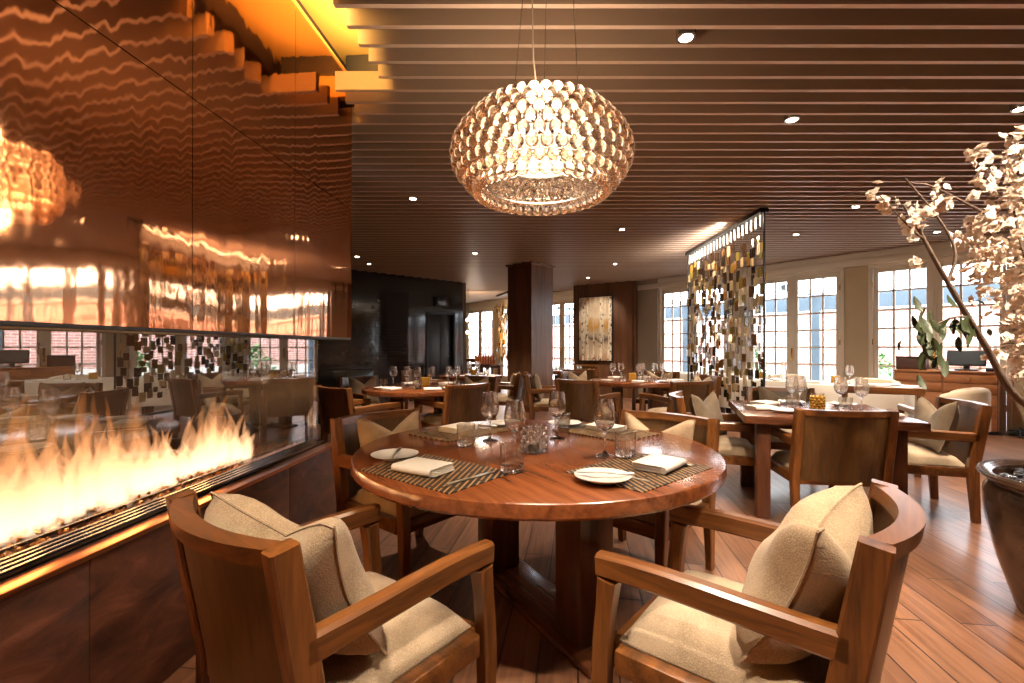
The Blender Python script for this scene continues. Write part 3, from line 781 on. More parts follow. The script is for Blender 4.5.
G_NEAR, G_FAR = 'wooden armchairs at the round table', 'wooden armchairs further down the room'
GP = 'fabric cushions on the armchairs'
def seat_at(x, y, f, label, group=G_FAR, pillow=None, plabel=None, sc=None, **kw):
    f = unit(*f); chair.place((x, y, 0), face(*f), label, group, scale=sc)
    if pillow: put_pillow(pillow, x, y, f, plabel, GP, **kw)

# round table and its four chairs
TC = Vector((.11, 2.25)); TH = .73
seat_at(-.468, 1.35, (.61, .79), 'wooden armchair at near left beside the slate fireplace plinth, back towards us', G_NEAR, pil_n, 'beige woven cushion on the near left armchair by the fireplace', dx=-.0, dy=.055, lean=.40, yaw=.12)
seat_at(.65, 1.36, (-.77, .64), 'wooden armchair at near right beside the bronze vase, curved rail towards us', G_NEAR, pil_n, 'beige woven cushion on the near right armchair by the vase', dx=.0, dy=.05, lean=.42, yaw=-.10)
seat_at(-.555, 2.62, (.77, -.64), 'wooden armchair on the far left of the round table, by the fireplace end', G_NEAR, pil_a, 'tan V-topped cushion on the far left chair of the round table', lean=.2, s=(1, 1, .92))
seat_at(.69, 2.55, (-.70, -.71), 'wooden armchair on the far right of the round table, facing us', G_NEAR, pil_a, 'tan V-topped cushion on the far right chair of the round table', lean=.2, s=(1, 1, .92))

def make_round_table(label, R, leg=True):
    t = thing('round_table', label, 'table')
    e = .06
    prof = [(0, TH-e), (R-.02, TH-e), (R-.006, TH-e+.005), (R, TH-e+.014), (R, TH-.012), (R-.004, TH-.004), (R-.012, TH), (0, TH)]
    mb = MB(); mb.lathe(prof, 72); mb.build('tabletop', M['top_x'], t, smooth=30)
    mb = MB(); mb.box(-.34, .34, -.34, .34, TH-e-.03, TH-e-.001, .004); mb.build('top_plate', M['dwood_x'], t)
    for sx in (-1, 1):
        mb = MB(); mb.box(sx*.37-.085, sx*.37+.085, -.085, .085, .03, TH-e-.031, .008); mb.build('leg', M['dwood_z'], t)
    mb = MB(); mb.box(-.56, .56, -.13, .13, 0, .03, .008); mb.build('base', M['dwood_x'], t)
    return t
rt_main = make_round_table('large round wooden dining table under the bubble chandelier', .835)
rt_main.location = (TC.x, TC.y, 0); rt_main.rotation_euler = (0, 0, radians(-60))

# tableware -----------------------------------------------------------
def make_wine(label):
    t = thing('wine_glass', label, 'glass')
    prof = [(.0, .0), (.034, .0), (.036, .002), (.03, .005), (.012, .010), (.0045, .02), (.004, .05), (.0045, .09), (.010, .103), (0, .104)]
    mb = MB(); mb.lathe(prof, 24); mb.build('stem', M['glass'], t, smooth=60)
    prof = [(0, .1045), (.010, .105), (.024, .113), (.036, .132), (.041, .155), (.0395, .185), (.034, .215), (.031, .235), (.030, .235), (.033, .214), (.0385, .185), (.040, .155), (.035, .133), (.023, .1165), (.0, .110)]
    mb = MB(); mb.lathe(prof, 28); mb.build('bowl', M['glass'], t, smooth=60)
    return t
def make_tumbler(label):
    t = thing('tumbler', label, 'glass')
    mb = MB(); mb.lathe([(0, 0), (.036, 0), (.039, .004), (.0395, .022), (.0, .022)], 24); mb.build('base', M['water'], t, smooth=40)
    mb = MB(); mb.lathe([(.0395, .0225), (.041, .09), (.0395, .09), (.0375, .0225)], 28, close=True); mb.build('wall', M['glass'], t, smooth=40)
    return t
def make_plate(label):
    prof = [(0, .004), (.045, .004), (.048, .0), (.052, .0), (.055, .005), (.085, .014), (.098, .019), (.099, .021), (.085, .0175), (.056, .010), (0, .008)]
    mb = MB(); mb.lathe(prof, 40); return tag(mb.build('side_plate', M['china'], smooth=50), label, 'plate')
def make_napkin(label):
    """a napkin folded to a thick rectangle: stacked leaves with a rolled fold"""
    mb = MB(); r = random.Random(4)
    for i in range(5):
        z0 = .002+i*.0055; s = .004*(i % 2)
        mb.box(-.098+s, .098-.003*i, -.062+.002*i, .060+.001*i, z0, z0+.005, .0022)
    pts = [(-.1, -.062, .0155), (0, -.0635, .0155), (.088, -.062, .0155)]
    mb.tube(pts, [.0135, .014, .0135], 10)
    n = 10; vs = []; fs = []
    for i in range(n+1):
        for j in range(n+1):
            u, v = i/n, j/n
            vs.append((-.1+.19*u, -.066+.13*v, .0285+.004*sin(u*3)*sin(v*3)))
    for i in range(n):
        for j in range(n): q = i*(n+1)+j; fs.append((q, q+n+1, q+n+2, q+1))
    mb.add(vs, fs)
    return tag(mb.build('napkin', M['linen'], smooth=40), label, 'napkin')
def make_knife(label):
    t = thing('table_knife', label, 'knife')
    mb = MB(); mb.sweep([(0, -.115, .004), (0, -.06, .0045), (0, -.012, .004)], rect(.010, .007, .002), scales=[1.15, 1.05, .8]); mb.build('handle', M['steel'], t, smooth=60)
    mb = MB(); mb.sweep([(0, -.012, .004), (0, .04, .004), (0, .09, .004), (.002, .118, .004)], rect(.017, .002, .0006), scales=[.6, 1, .95, .25]); mb.build('blade', M['steel'], t, smooth=30)
    return t
def make_fork(label):
    t = thing('table_fork', label, 'fork')
    mb = MB(); mb.sweep([(0, -.10, .004), (0, -.05, .004), (0, 0, .006), (0, .035, .004)], rect(.010, .003, .001), scales=[1.2, .8, .6, .7]); mb.build('handle', M['steel'], t, smooth=60)
    mb = MB(); mb.sweep([(0, .035, .004), (0, .05, .003), (0, .06, .004)], rect(.022, .002, .0006), scales=[.4, 1, 1])
    for x in (-.009, -.003, .003, .009): mb.sweep([(x, .058, .004), (x, .085, .007), (x, .10, .010)], rect(.003, .0018, .0005), scales=[1, 1, .5])
    mb.build('tines', M['steel'], t, smooth=30)
    return t
def make_mat(label, mat):
    mb = MB(); mb.box(-.245, .245, -.17, .17, 0, .003, .001, seg=1)
    return tag(mb.build('placemat', mat, smooth=None), label, 'placemat')
wine = Proto(make_wine('wine glass')); tumbler = Proto(make_tumbler('tumbler')); plate = Proto(make_plate('plate'))
napkin = Proto(make_napkin('napkin')); knife = Proto(make_knife('knife')); fork = Proto(make_fork('fork')); pmat = Proto(make_mat('mat', M['placemat']))
G_W, G_T, G_P, G_N, G_K, G_F, G_M = 'wine glasses on the tables', 'tumblers on the tables', 'side plates on the tables', 'folded napkins on the tables', 'table knives', 'table forks', 'striped placemats on the round table'
def setting(mx, my, f, where, tw=None, ww_=None, plate_at=(-.27, .03), nap_at=(.0, -.03), butter=True):
    f = Vector(unit(*f)); r = Vector((f.y, -f.x)); rz = face(f.x, f.y); z = TH
    P = lambda a, b: (mx+r.x*a+f.x*b, my+r.y*a+f.y*b)
    def at(pr, a, b, zz, rot, lab, g): x, y = P(a, b); return pr.place((x, y, zz), rz+rot, lab, g)
    o = at(pmat, 0, 0, z+.0002, 0, 'striped woven placemat at the %s place of the round table' % where, G_M)
    if 'right' in where: o.rotation_euler = (0, pi, rz); o.location.z += .003        # laid other face up
    zz = z+.0035
    at(plate, plate_at[0], plate_at[1], z+.001 if abs(plate_at[0]) > .34 else zz, 0, 'white side plate at the %s place of the round table' % where, G_P)
    at(napkin, nap_at[0], nap_at[1], zz, .12, 'folded white napkin on the %s placemat of the round table' % where, G_N)
    at(knife, .185, 0, zz, -.05, 'steel table knife beside the napkin at the %s place' % where, G_K)
    at(fork, -.135, -.02, zz, .04, 'steel table fork beside the napkin at the %s place' % where, G_F)
    o = at(knife, plate_at[0]+.01, plate_at[1]+.0, zz+.021, .75, 'small steel knife lying across the side plate at the %s place' % where, 'butter knives on the side plates')
    o.scale = (1., .9, 1.)
    if tw: tumbler.place((tw[0], tw[1], z+(.0035 if tw[2] else .0005)), 0, 'clear water tumbler at the %s place of the round table' % where, G_T, scale=(1.1, 1.1, 1.12))
    if ww_: wine.place((ww_[0], ww_[1], z+.0005), 0, 'stemmed wine glass at the %s place of the round table' % where, G_W, scale=(1.14, 1.14, 1.04))
setting(-.29, 1.79, (.62, .79), 'near left', (.0, 1.785, 1), (.012, 2.02), (-.285, .03), (-.03, -.03))
setting(.495, 1.81, (-.66, .75), 'near right', (.49, 2.03, 1), (.405, 2.05), (-.235, .0), (.08, -.03))
setting(-.28, 2.64, (.74, -.67), 'far left', (-.22, 2.25, 1), (-.112, 2.38), (-.30, .05), (.0, -.03))
setting(.52, 2.64, (-.74, -.67), 'far right', (.285, 2.66, 0), (.235, 2.44), (.28, .02), (.02, -.03))

def make_votive(label, glass, r=.058, h=.115, rows=6, n=12):
    t = thing('candle_holder', label, 'candle holder')
    mb = MB(); mb.lathe([(0, .0), (r-.012, 0), (r-.010, .003), (r-.010, h), (r-.014, h), (r-.014, .006), (0, .006)], 24); mb.build('cup', glass, t, smooth=40)
    bd = MB()
    for k in range(rows):
        for i in range(n):
            a = 2*pi*(i+.5*(k % 2))/n
            bd.ball(((r-.005)*cos(a), (r-.005)*sin(a), .010+(h-.016)*k/(rows-1)), .0105, 8, 6)
    bd.build('studs', glass, t, smooth=180)
    mb = MB(); mb.lathe([(0, .008), (.026, .008), (.026, .04), (0, .042)], 16); mb.build('candle', M['cream'], t)
    return t
votive = Proto(make_votive('studded crystal candle holder at the centre of the round table', M['glass_thick']))
votive.place((.10, 2.13, TH+.0005))
amber_votive = Proto(make_votive('amber candle holder', plain('amber_votive_glass', srgb(196, 150, 60), .2, coat=.4), .05, .10, 5, 10))

# ------------------------------------------------------------------ bubble chandelier
LC = Vector((.12, 1.94, 1.985))
ch = thing('chandelier', 'drum pendant of clear glass bubbles hanging above the round table', 'chandelier', tuple(LC))
beads = []
rows = 9; zt, zb = .150, -.145
for k in range(rows):
    f = k/(rows-1); th_ = radians(56-112*f)
    rr = .255+.125*max(0, cos(th_*1.38)) if True else 0
    zz = zt+(zb-zt)*f
    n = 40
    for i in range(n):
        a = 2*pi*(i+.5*(k % 2))/n; beads.append((rr*cos(a), rr*sin(a), zz))
# inner courses seen through the open underside
inner = []
for k in range(4):
    rr = .270-.022*k; n = 34
    for i in range(n):
        a = 2*pi*(i+.5*(k % 2))/n; inner.append((rr*cos(a), rr*sin(a), zb+.035+.036*k))
camv = Vector((0, 0, 1.2))-LC
beads.sort(key=lambda b: (Vector(b)-camv).length)
bm_ = MB(); bm_.ball((0, 0, 0), .0255, 14, 10); bmesh_ = bm_.mesh('bead', M['bead'], 180)
for b in beads[:100]:
    o = bpy.data.objects.new('bead', bmesh_); COL.objects.link(o); o.parent = ch; o.location = b
rest = MB()
for b in beads[100:]: rest.ball(b, .0255, 12, 8)
for b in inner: rest.ball(b, .019, 10, 7)
ro = rest.build('beads', M['bead'], ch, smooth=180); ro['kind'] = 'stuff'
st = MB()
for b in beads+inner:
    v = Vector(b); e = Vector((v.x*.62, v.y*.62, v.z*.75)); st.tube([v*.95, e], .0022, 4)
st.build('stems', M['glass'], ch, smooth=60)
rg = MB()
for (r_, z_) in ((.235, zb+.02), (.235, zt-.02), (.30, zb+.06)):
    rg.lathe([(r_-.003, z_-.003), (r_+.003, z_-.003), (r_+.003, z_+.003), (r_-.003, z_+.003)], 48, close=True)
rg.build('ring', M['chrome'], ch)
df_ = MB(); df_.lathe([(.15, -.035), (.185, -.02), (.195, 0), (.19, .07), (.15, .105), (0, .112)], 40); df_.build('diffuser', emit('chandelier_glow', (1., .80, .56), 1.5), ch, smooth=60)
bl = MB(); bl.ball((0, 0, .02), .05); bl.lathe([(0, .05), (.03, .05), (.03, .12), (0, .12)], 16); bl.build('lamp_bulb', M['bulb'], ch, smooth=60)
ch.scale = (.93, .93, .97)
cw = MB()
for (x, y, x2, y2) in ((-.13, -.05, -.065, -.02), (.17, -.02, .135, 0), (.02, .16, .03, .06)):
    cw.tube([(x, y, .13), (x2, y2, .84)], .0022, 5)
cw.build('suspension_wires', M['chrome'], ch)
cd = MB(); cd.tube([(.016, 0, .12), (.0, 0, .20), (-.022, 0, .32), (-.034, 0, .42), (-.036, 0, .5), (-.042, 0, .84)], .003, 8); cd.build('power_cord', plain('clear_cord', srgb(200, 180, 160), .4), ch, smooth=60)

# ------------------------------------------------------------------ square table to the right
SA = radians(-19); SR = Vector((cos(SA), sin(SA))); SF = Vector((-sin(SA), cos(SA)))
NL = Vector((1.62, 3.27)); SZ = 1.05
S_C = NL+SR*SZ/2+SF*SZ/2
def make_square_table(label, a, b, name='square_table'):
    t = thing(name, label, 'table')
    mb = MB(); mb.box(-a/2, a/2, -b/2, b/2, TH-.055, TH, .005); mb.build('tabletop', M['dwood_x'], t)
    mb = MB()
    mb.box(-a/2+.1, a/2-.1, -b/2+.1, -b/2+.125, TH-.095, TH-.056); mb.box(-a/2+.1, a/2-.1, b/2-.125, b/2-.1, TH-.095, TH-.056)
    mb.box(-a/2+.1, -a/2+.125, -b/2+.1, b/2-.1, TH-.095, TH-.056); mb.box(a/2-.125, a/2-.1, -b/2+.1, b/2-.1, TH-.095, TH-.056); mb.build('apron', M['dwood_x'], t)
    for sx in (-1, 1):
        for sy in (-1, 1):
            mb = MB(); mb.box(sx*(a/2-.13)-.045, sx*(a/2-.13)+.045, sy*(b/2-.13)-.045, sy*(b/2-.13)+.045, 0, TH-.056, .005); mb.build('leg', M['dwood_z'], t)
    return t
sq = Proto(make_square_table('square dark wooden table in front of the tile screen, laid with glasses', SZ, SZ))
sq.place((S_C.x, S_C.y, 0), SA)
def sp(a, b): v = S_C+SR*a+SF*b; return v.x, v.y
seat_at(2.175, 3.32, (.15, .99), 'wooden armchair seen from behind at the near side of the square table', sc=1.0)
seat_at(3.02, 3.58, (-SR.x, -SR.y), 'wooden armchair with grey cushion right of the square table, facing left', G_FAR, pil_g, 'grey cushion on the armchair right of the square table', dy=.05, lean=.3, yaw=.1)
seat_at(*sp(-.62, .10), (SR.x, SR.y), 'wooden armchair with grey cushion left of the square table, facing right', G_FAR, pil_g, 'grey cushion on the armchair left of the square table', dx=-.04, dy=.09, yaw=-.5, lean=.3)
seat_at(*sp(.0, .80), (-SF.x, -SF.y), 'wooden armchair on the far side of the square table, facing us', G_FAR, pil_g, 'grey cushion on the far chair of the square table', lean=.2)
def lay(P, items, where, rz=0.):
    """glasses and the like on a table; P maps table coordinates to the room"""
    for i, (k, a, b, lab) in enumerate(items):
        x, y = P(a, b)
        pr, g, z = {'w': (wine, G_W, .0005), 't': (tumbler, G_T, .0005), 'p': (plate, G_P, .0005), 'n': (napkin, G_N, .0005), 'k': (knife, G_K, .0005), 'f': (fork, G_F, .0005), 'v': (amber_votive, 'amber candle holders', .0005)}[k]
        pr.place((x, y, TH+z), rz+(.3*i % 1.1 if k in 'nkf' else 0), '%s on %s' % (lab, where), g)
lay(sp, [('w', -.10, .13, 'wine glass left of the amber candle holder'), ('w', -.02, .24, 'wine glass behind the amber candle holder'), ('w', .24, .16, 'wine glass right of the amber candle holder'), ('w', .32, -.02, 'rightmost wine glass'),
         ('t', -.13, -.02, 'tumbler in front of the wine glasses'), ('t', .22, -.02, 'tumbler near the right hand wine glass'), ('t', .12, .30, 'tumbler at the back'),
         ('v', .05, .03, 'amber latticed candle holder'), ('p', -.22, -.25, 'white side plate at the near left'), ('n', -.36, -.12, 'folded white napkin at the left edge'), ('n', -.28, .22, 'folded pale napkin at the far left'),
         ('p', .30, .34, 'white side plate at the far right'), ('n', .36, -.28, 'folded white napkin at the near right'), ('k', -.15, -.30, 'steel knife at the near left'), ('f', .18, -.36, 'steel fork at the near right'), ('p', -.05, .40, 'white side plate at the far side')], 'the square table', SA)

# ------------------------------------------------------------------ tables further back
def group_table(label, cx, cy, R, rot=0.):
    k = R/.835
    t = copy_thing(rt_main, (cx, cy, 0), rot, label, 'round tables further down the room', scale=(k, k, 1.))
    return t
def ring(cx, cy, r, a): return cx+r*cos(a), cy+r*sin(a)
# by the dark wall
c3 = (-1.10, 5.66); group_table('round wooden table laid for dinner in front of the dark tiled wall', *c3, .68, .5)
seat_at(-1.60, 4.98, (.62, .78), 'wooden armchair beyond the fireplace end, back towards us')
seat_at(-.70, 5.36, (-.70, .72), 'wooden armchair right of the dark-wall table, back towards us', G_FAR, pil_a, 'pale cushion in the back-turned chair right of the dark-wall table', lean=.2)
seat_at(-1.86, 6.22, (.75, -.66), 'wooden armchair behind the dark-wall table at its left, facing us', G_FAR, pil_a, 'pale cushion on the chair behind the dark-wall table at its left', lean=.2)
seat_at(-.62, 6.32, (-.6, -.8), 'wooden armchair behind the dark-wall table at its right, facing us', G_FAR, pil_a, 'pale V-topped cushion behind the dark-wall table at its right', lean=.2)
P3 = lambda a, b: (c3[0]+a, c3[1]+b)
lay(P3, [('w', -.36, .12, 'leftmost wine glass'), ('w', -.20, .16, 'second wine glass from the left'), ('w', -.02, -.10, 'wine glass by the central tumbler'), ('w', .12, .05, 'wine glass right of the middle'),
         ('w', .32, .10, 'second wine glass from the right'), ('w', .42, .14, 'rightmost wine glass'), ('t', -.44, -.02, 'leftmost tumbler'), ('t', .0, -.24, 'tumbler nearest us'), ('t', .44, -.06, 'rightmost tumbler'),
         ('p', -.38, -.28, 'white side plate near the back-turned left chair'), ('p', .40, -.30, 'white side plate near the back-turned right chair'), ('n', -.24, -.42, 'folded white napkin at the front left'), ('n', .22, -.44, 'folded white napkin at the front right'), ('n', -.22, .42, 'folded white napkin at the back left'), ('n', .26, .42, 'folded white napkin at the back right'), ('v', .02, .24, 'amber candle holder')], 'the table by the dark tiled wall')
# behind it
c4 = (-.72, 8.1); group_table('small round table between the dark doorway and the timber column', *c4, .55, 1.)
seat_at(-.15, 7.60, (-1, .25), 'wooden armchair with pillow just left of the timber column, facing left', G_FAR, pil_a, 'pale cushion on the chair just left of the timber column', lean=.25)
seat_at(-1.5, 8.35, (1, -.3), 'wooden armchair against the dark doorway, facing right')
P4 = lambda a, b: (c4[0]+a, c4[1]+b)
lay(P4, [('w', .0, -.2, 'left wine glass'), ('w', .14, -.2, 'right wine glass'), ('t', -.25, -.1, 'left tumbler'), ('t', .28, -.05, 'right tumbler'), ('p', -.1, -.38, 'white side plate'), ('n', .2, .25, 'folded napkin'), ('v', .05, .05, 'amber candle holder')], 'the small table by the dark doorway')
# middle
c5 = (1.80, 6.85); group_table('round wooden table laid for dinner in front of the painting', *c5, .66, .2)
seat_at(1.0, 6.08, (.62, .78), 'wooden armchair just right of the timber column, back towards us')
seat_at(2.02, 5.88, (-.35, .94), 'wooden armchair before the painting table, back towards us at its right', G_FAR, pil_a, 'pale cushion in the back-turned chair right of the painting table', lean=.2)
seat_at(.56, 6.92, (1, -.1), 'wooden armchair with pillow in front of the timber column, facing right', G_FAR, pil_g, 'grey cushion on the chair in front of the timber column', lean=.25)
seat_at(2.50, 6.70, (-1, -.05), 'wooden armchair with pillow before the tile screen, facing left', G_FAR, pil_a, 'pale cushion on the chair before the tile screen', lean=.25)
seat_at(1.22, 7.68, (.6, -.8), 'wooden armchair behind the painting table at its left, facing us', G_FAR, pil_a, 'pale V-topped cushion behind the painting table at its left', lean=.2)
seat_at(2.36, 7.70, (-.55, -.83), 'wooden armchair behind the painting table at its right, facing us', G_FAR, pil_a, 'pale V-topped cushion behind the painting table at its right', lean=.2)
P5 = lambda a, b: (c5[0]+a, c5[1]+b)
lay(P5, [('w', -.30, .15, 'leftmost wine glass'), ('w', -.16, .22, 'second wine glass from the left'), ('w', .02, -.12, 'wine glass by the middle candle'), ('w', .12, .10, 'wine glass right of the candle'), ('w', .34, .2, 'second wine glass from the right'), ('w', .44, .12, 'rightmost wine glass'),
         ('t', -.22, -.16, 'left tumbler'), ('t', .06, -.3, 'tumbler nearest us'), ('t', .4, -.08, 'right tumbler'), ('p', -.45, -.2, 'left side plate'), ('p', .30, -.42, 'side plate at the front right'), ('n', -.1, -.48, 'folded napkin at the front'), ('n', .5, -.22, 'folded napkin at the right'), ('n', -.2, .45, 'folded napkin at the back left'), ('n', .25, .45, 'folded napkin at the back right'), ('v', -.04, .02, 'amber candle holder')], 'the table before the painting')
c6 = (1.15, 9.95); group_table('round table right behind the timber column, near the garden window', *c6, .55, .7)
seat_at(1.6, 10.72, (-.45, -.9), 'wooden armchair between the table behind the column and the painting')
seat_at(1.28, 9.05, (.1, 1), 'wooden armchair back-turned at the table behind the column', G_FAR, pil_a, 'pale cushion in the back-turned chair at the table behind the column', lean=.2)
P6 = lambda a, b: (c6[0]+a, c6[1]+b)
lay(P6, [('w', .0, -.1, 'left wine glass'), ('w', .14, .06, 'right wine glass'), ('t', -.2, -.15, 'left tumbler'), ('t', .25, -.18, 'right tumbler'), ('p', .1, -.35, 'side plate'), ('n', -.2, .2, 'folded napkin')], 'the table behind the timber column')

# white-clothed tables along the windows -------------------------------------
def clothed(cx, cy, a, b, tl, cl):
    t = sq.place((cx, cy, 0), wz, tl, 'clothed tables along the windows', scale=((a-.02)/SZ, (b-.02)/SZ, .992))
    mb = MB(); n = 48; vs = []; fs = []
    # top sheet and a gently fluted drop
    per = []
    for i in range(n):
        f = i/n*4; s_ = int(f); q = f-s_
        c = [(-a/2, -b/2), (a/2, -b/2), (a/2, b/2), (-a/2, b/2)]
        p0, p1 = c[s_], c[(s_+1) % 4]; per.append((p0[0]+(p1[0]-p0[0])*q, p0[1]+(p1[1]-p0[1])*q))
    lv = [(0, .0, TH+.002), (.004, 0, TH-.006), (.012, .006, TH-.12), (.02, .014, TH-.3), (.03, .02, TH-.44)]
    for (o, fl_, z) in lv:
        for i, (x, y) in enumerate(per):
            k = 1+(o+fl_*sin(i*1.57+.5)*.6)/max(.2, sqrt(x*x+y*y))
            vs.append((x*k, y*k, z))
    for l in range(len(lv)-1):
        for i in range(n): j = (i+1) % n; fs.append((l*n+i, l*n+j, (l+1)*n+j, (l+1)*n+i))
    fs.append(tuple(range(n)))
    mb.add(vs, fs)
    o = mb.build('tablecloth', M['linen'], loc=(cx, cy, 0), rz=wz, smooth=50)
    return tag(o, cl, 'tablecloth', 'white tablecloths along the windows')
ca, cb2 = Vector((3.77, 7.21)), Vector((4.40, 6.05))
cc2 = Vector((3.12, 8.52))
clothed(ca.x, ca.y, 1.15, .8, 'table under the middle white cloth along the windows', 'white tablecloth right behind the tile screen\'s near edge')
clothed(cb2.x, cb2.y, 1.15, .8, 'table under the white cloth nearest the sideboard', 'white tablecloth nearest the sideboard, by the french windows')
clothed(cc2.x+.35, cc2.y+.15, 1.1, .8, 'table under the far white cloth by the first window', 'white tablecloth furthest along the windows, behind the screen')
def cp(c): return lambda a, b: tuple(c+WU*a+WN*b)
lay(cp(cb2), [('w', -.05, .02, 'wine glass beside the tumbler'), ('t', .06, -.05, 'tumbler beside the wine glass'), ('v', -.22, .05, 'amber candle holder'), ('n', .3, -.2, 'folded napkin'), ('p', .38, .1, 'side plate'), ('n', -.42, -.2, 'napkin at the left end')], 'the white cloth nearest the sideboard', wz)
lay(cp(ca), [('w', .10, .0, 'right wine glass'), ('w', -.15, .05, 'left wine glass'), ('t', .2, -.15, 'tumbler'), ('p', .35, -.18, 'side plate'), ('n', -.35, -.15, 'folded napkin'), ('v', -.02, .18, 'amber candle holder')], 'the white cloth behind the screen', wz)
bt = thing('carafe', 'clear water carafe on the white cloth behind the screen', 'carafe', tuple(ca+WU*.34+WN*.08)+(TH+.003,))
m_ = MB(); m_.lathe([(0, 0), (.045, 0), (.048, .01), (.048, .12), (.03, .17), (.022, .2), (.026, .24), (.024, .24), (.02, .2), (.028, .17), (.046, .12), (.046, .012), (0, .006)], 24); m_.build('bottle', M['glass'], bt, smooth=50)
m_ = MB(); m_.lathe([(0, .225), (.019, .225), (.02, .245), (.028, .248), (.028, .262), (0, .268)], 16); m_.build('stopper', M['glass_thick'], bt, smooth=50)

def make_tub(label):
    """low upholstered tub chair"""
    t = thing('tub_chair', label, 'chair')
    mb = MB(); n = 21; vs = []; fs = []
    sec = [(.0, .30), (.0, .70), (.02, .735), (.05, .745), (.085, .735), (.10, .70), (.10, .30)]
    for i in range(n):
        a = radians(-8+196*i/(n-1)); k = 1-.16*(abs(2*i/(n-1)-1)**3)
        for o, z in sec:
            r = .33-o; zz = .30+(z-.30)*k
            vs.append((r*cos(a)*1.0, -r*sin(a)*.95+.05, zz))
    m2 = len(sec)
    for i in range(n-1):
        for k in range(m2): k2 = (k+1) % m2; fs.append((i*m2+k, (i+1)*m2+k, (i+1)*m2+k2, i*m2+k2))
    fs.append(tuple(range(m2))); fs.append(tuple(reversed(range((n-1)*m2, n*m2))))
    mb.add(vs, fs); mb.build('backrest', M['cream'], t, smooth=50)
    mb = MB(); mb.box(-.235, .235, -.19, .29, .30, .46, .04, seg=3); mb.build('seat', M['cream'], t, smooth=60)
    mb = MB(); mb.box(-.24, .24, -.2, .27, .24, .299, .01); mb.build('seat_frame', M['dwood_x'], t)
    for sx in (-1, 1):
        for sy in (-1, 1):
            mb = MB(); mb.sweep([(sx*.20, .03+sy*.18, 0), (sx*.19, .03+sy*.17, .24)], rect(.035, .035), up=(0, 1, 0), scales=[.7, 1]); mb.build('leg', M['dwood_z'], t)
    return t
tub = Proto(make_tub('tub chair')); GT_ = 'cream tub chairs along the windows'
def put_tub(v, f, lab): tub.place((v.x, v.y, 0), face(*f), lab, GT_, scale=1.03)
put_tub(cb2+WU*.0+WN*.82, (-WN.x, -WN.y), 'cream tub chair against the pier between the french windows')
put_tub(cb2+WU*.98-WN*.1, (-WU.x, -WU.y), 'cream tub chair in front of the sideboard, nearest us')
put_tub(ca+WN*.84+WU*.1, (-WN.x, -WN.y), 'cream tub chair by the windows behind the middle white cloth')
put_tub(cc2+Vector((.35, .15))+WN*.82, (-WN.x, -WN.y), 'cream tub chair by the far window, behind the screen')

# open-framed wooden chair before the last white cloth
oc = thing('open_back_chair', 'open-backed dark wooden chair in front of the white cloth nearest the sideboard', 'chair', (3.62, 4.72, 0), face(.42, .9))
for sx in (-1, 1):
    m_ = MB(); m_.sweep([(sx*.29, -.24, 0), (sx*.29, -.25, .4), (sx*.29, -.29, .78)], rect(.055, .06, .006), up=(0, -1, 0), scales=[.75, 1, 1]); m_.build('leg', M['wood_z'], oc)
    m_ = MB(); m_.sweep([(sx*.29, .24, 0), (sx*.29, .24, .57)], rect(.05, .05, .006), up=(0, -1, 0), scales=[.75, 1]); m_.build('leg', M['wood_z'], oc)
    m_ = MB(); m_.sweep([(sx*.29, -.265, .60), (sx*.29, 0, .60), (sx*.29, .27, .598)], rect(.046, .055, .008)); m_.build('arm', M['wood_y'], oc)
m_ = MB(); m_.sweep([(-.32, -.29, .80), (-.1, -.305, .80), (.1, -.305, .80), (.32, -.29, .80)], rect(.055, .07, .008)); m_.build('top_rail', M['wood_x'], oc)
m_ = MB(); m_.box(-.265, .265, -.23, .25, .33, .39, .006); m_.build('seat_frame', M['wood_x'], oc)
m_ = MB(); m_.box(-.26, .26, -.22, .245, .391, .45, .025, seg=3); m_.build('seat_cushion', M['cream'], oc, smooth=60)

# ------------------------------------------------------------------ sideboard with till and screen
sa, sb = Vector((5.92, 7.28)), Vector((6.63, 6.41))
SU = (sb-sa).normalized(); SL = (sb-sa).length; srz = atan2(SU.y, SU.x)
sd = thing('sideboard', 'warm wooden sideboard with drawers under the right french windows', 'sideboard', (sa.x, sa.y, 0), srz)
D_ = .42; HS = .872
m_ = MB(); m_.box(0, SL, .02, D_, .05, HS-.03); m_.build('body', M['side_x'], sd, smooth=None)
m_ = MB(); m_.box(-.015, SL+.015, -.01, D_+.01, HS-.03, HS, .004); m_.build('top', M['side_x'], sd)
m_ = MB(); m_.box(.03, SL-.03, .04, D_-.03, 0, .05); m_.build('plinth', M['black'], sd, smooth=None)
for c in range(2):
    x0, x1 = c*SL/2+.012, (c+1)*SL/2-.012
    for (z0, z1) in ((.70, .83), (.555, .69)):
        m_ = MB(); m_.box(x0, x1, -.002, .019, z0, z1, .004); dw = m_.build('drawer', M['side_x'], sd)
        m_ = MB(); m_.ball(((x0+x1)/2, -.018, (z0+z1)/2), .014); m_.build('knob', M['chrome'], dw, smooth=180)
    m_ = MB(); m_.box(x0, x1, -.002, .019, .06, .545, .004); dw = m_.build('door', M['side_x'], sd)
    m_ = MB(); m_.ball((x1-.05 if c == 0 else x0+.05, -.018, .48), .014); m_.build('knob', M['chrome'], dw, smooth=180)
def on_side(f, o): v = sa+SU*SL*f+Vector((-SU.y, SU.x))*o; return (v.x, v.y, HS+.001)
sc_ = thing('display_screen', 'wide black till screen tilted on a stand on the sideboard', 'screen', on_side(.70, .2), srz)
m_ = MB(); m_.box(-.12, .12, -.08, .1, 0, .025, .008); m_.build('base', M['black'], sc_)
m_ = MB(); m_.box(-.035, .035, .0, .05, .02, .16, .006); m_.build('stand', M['black'], sc_)
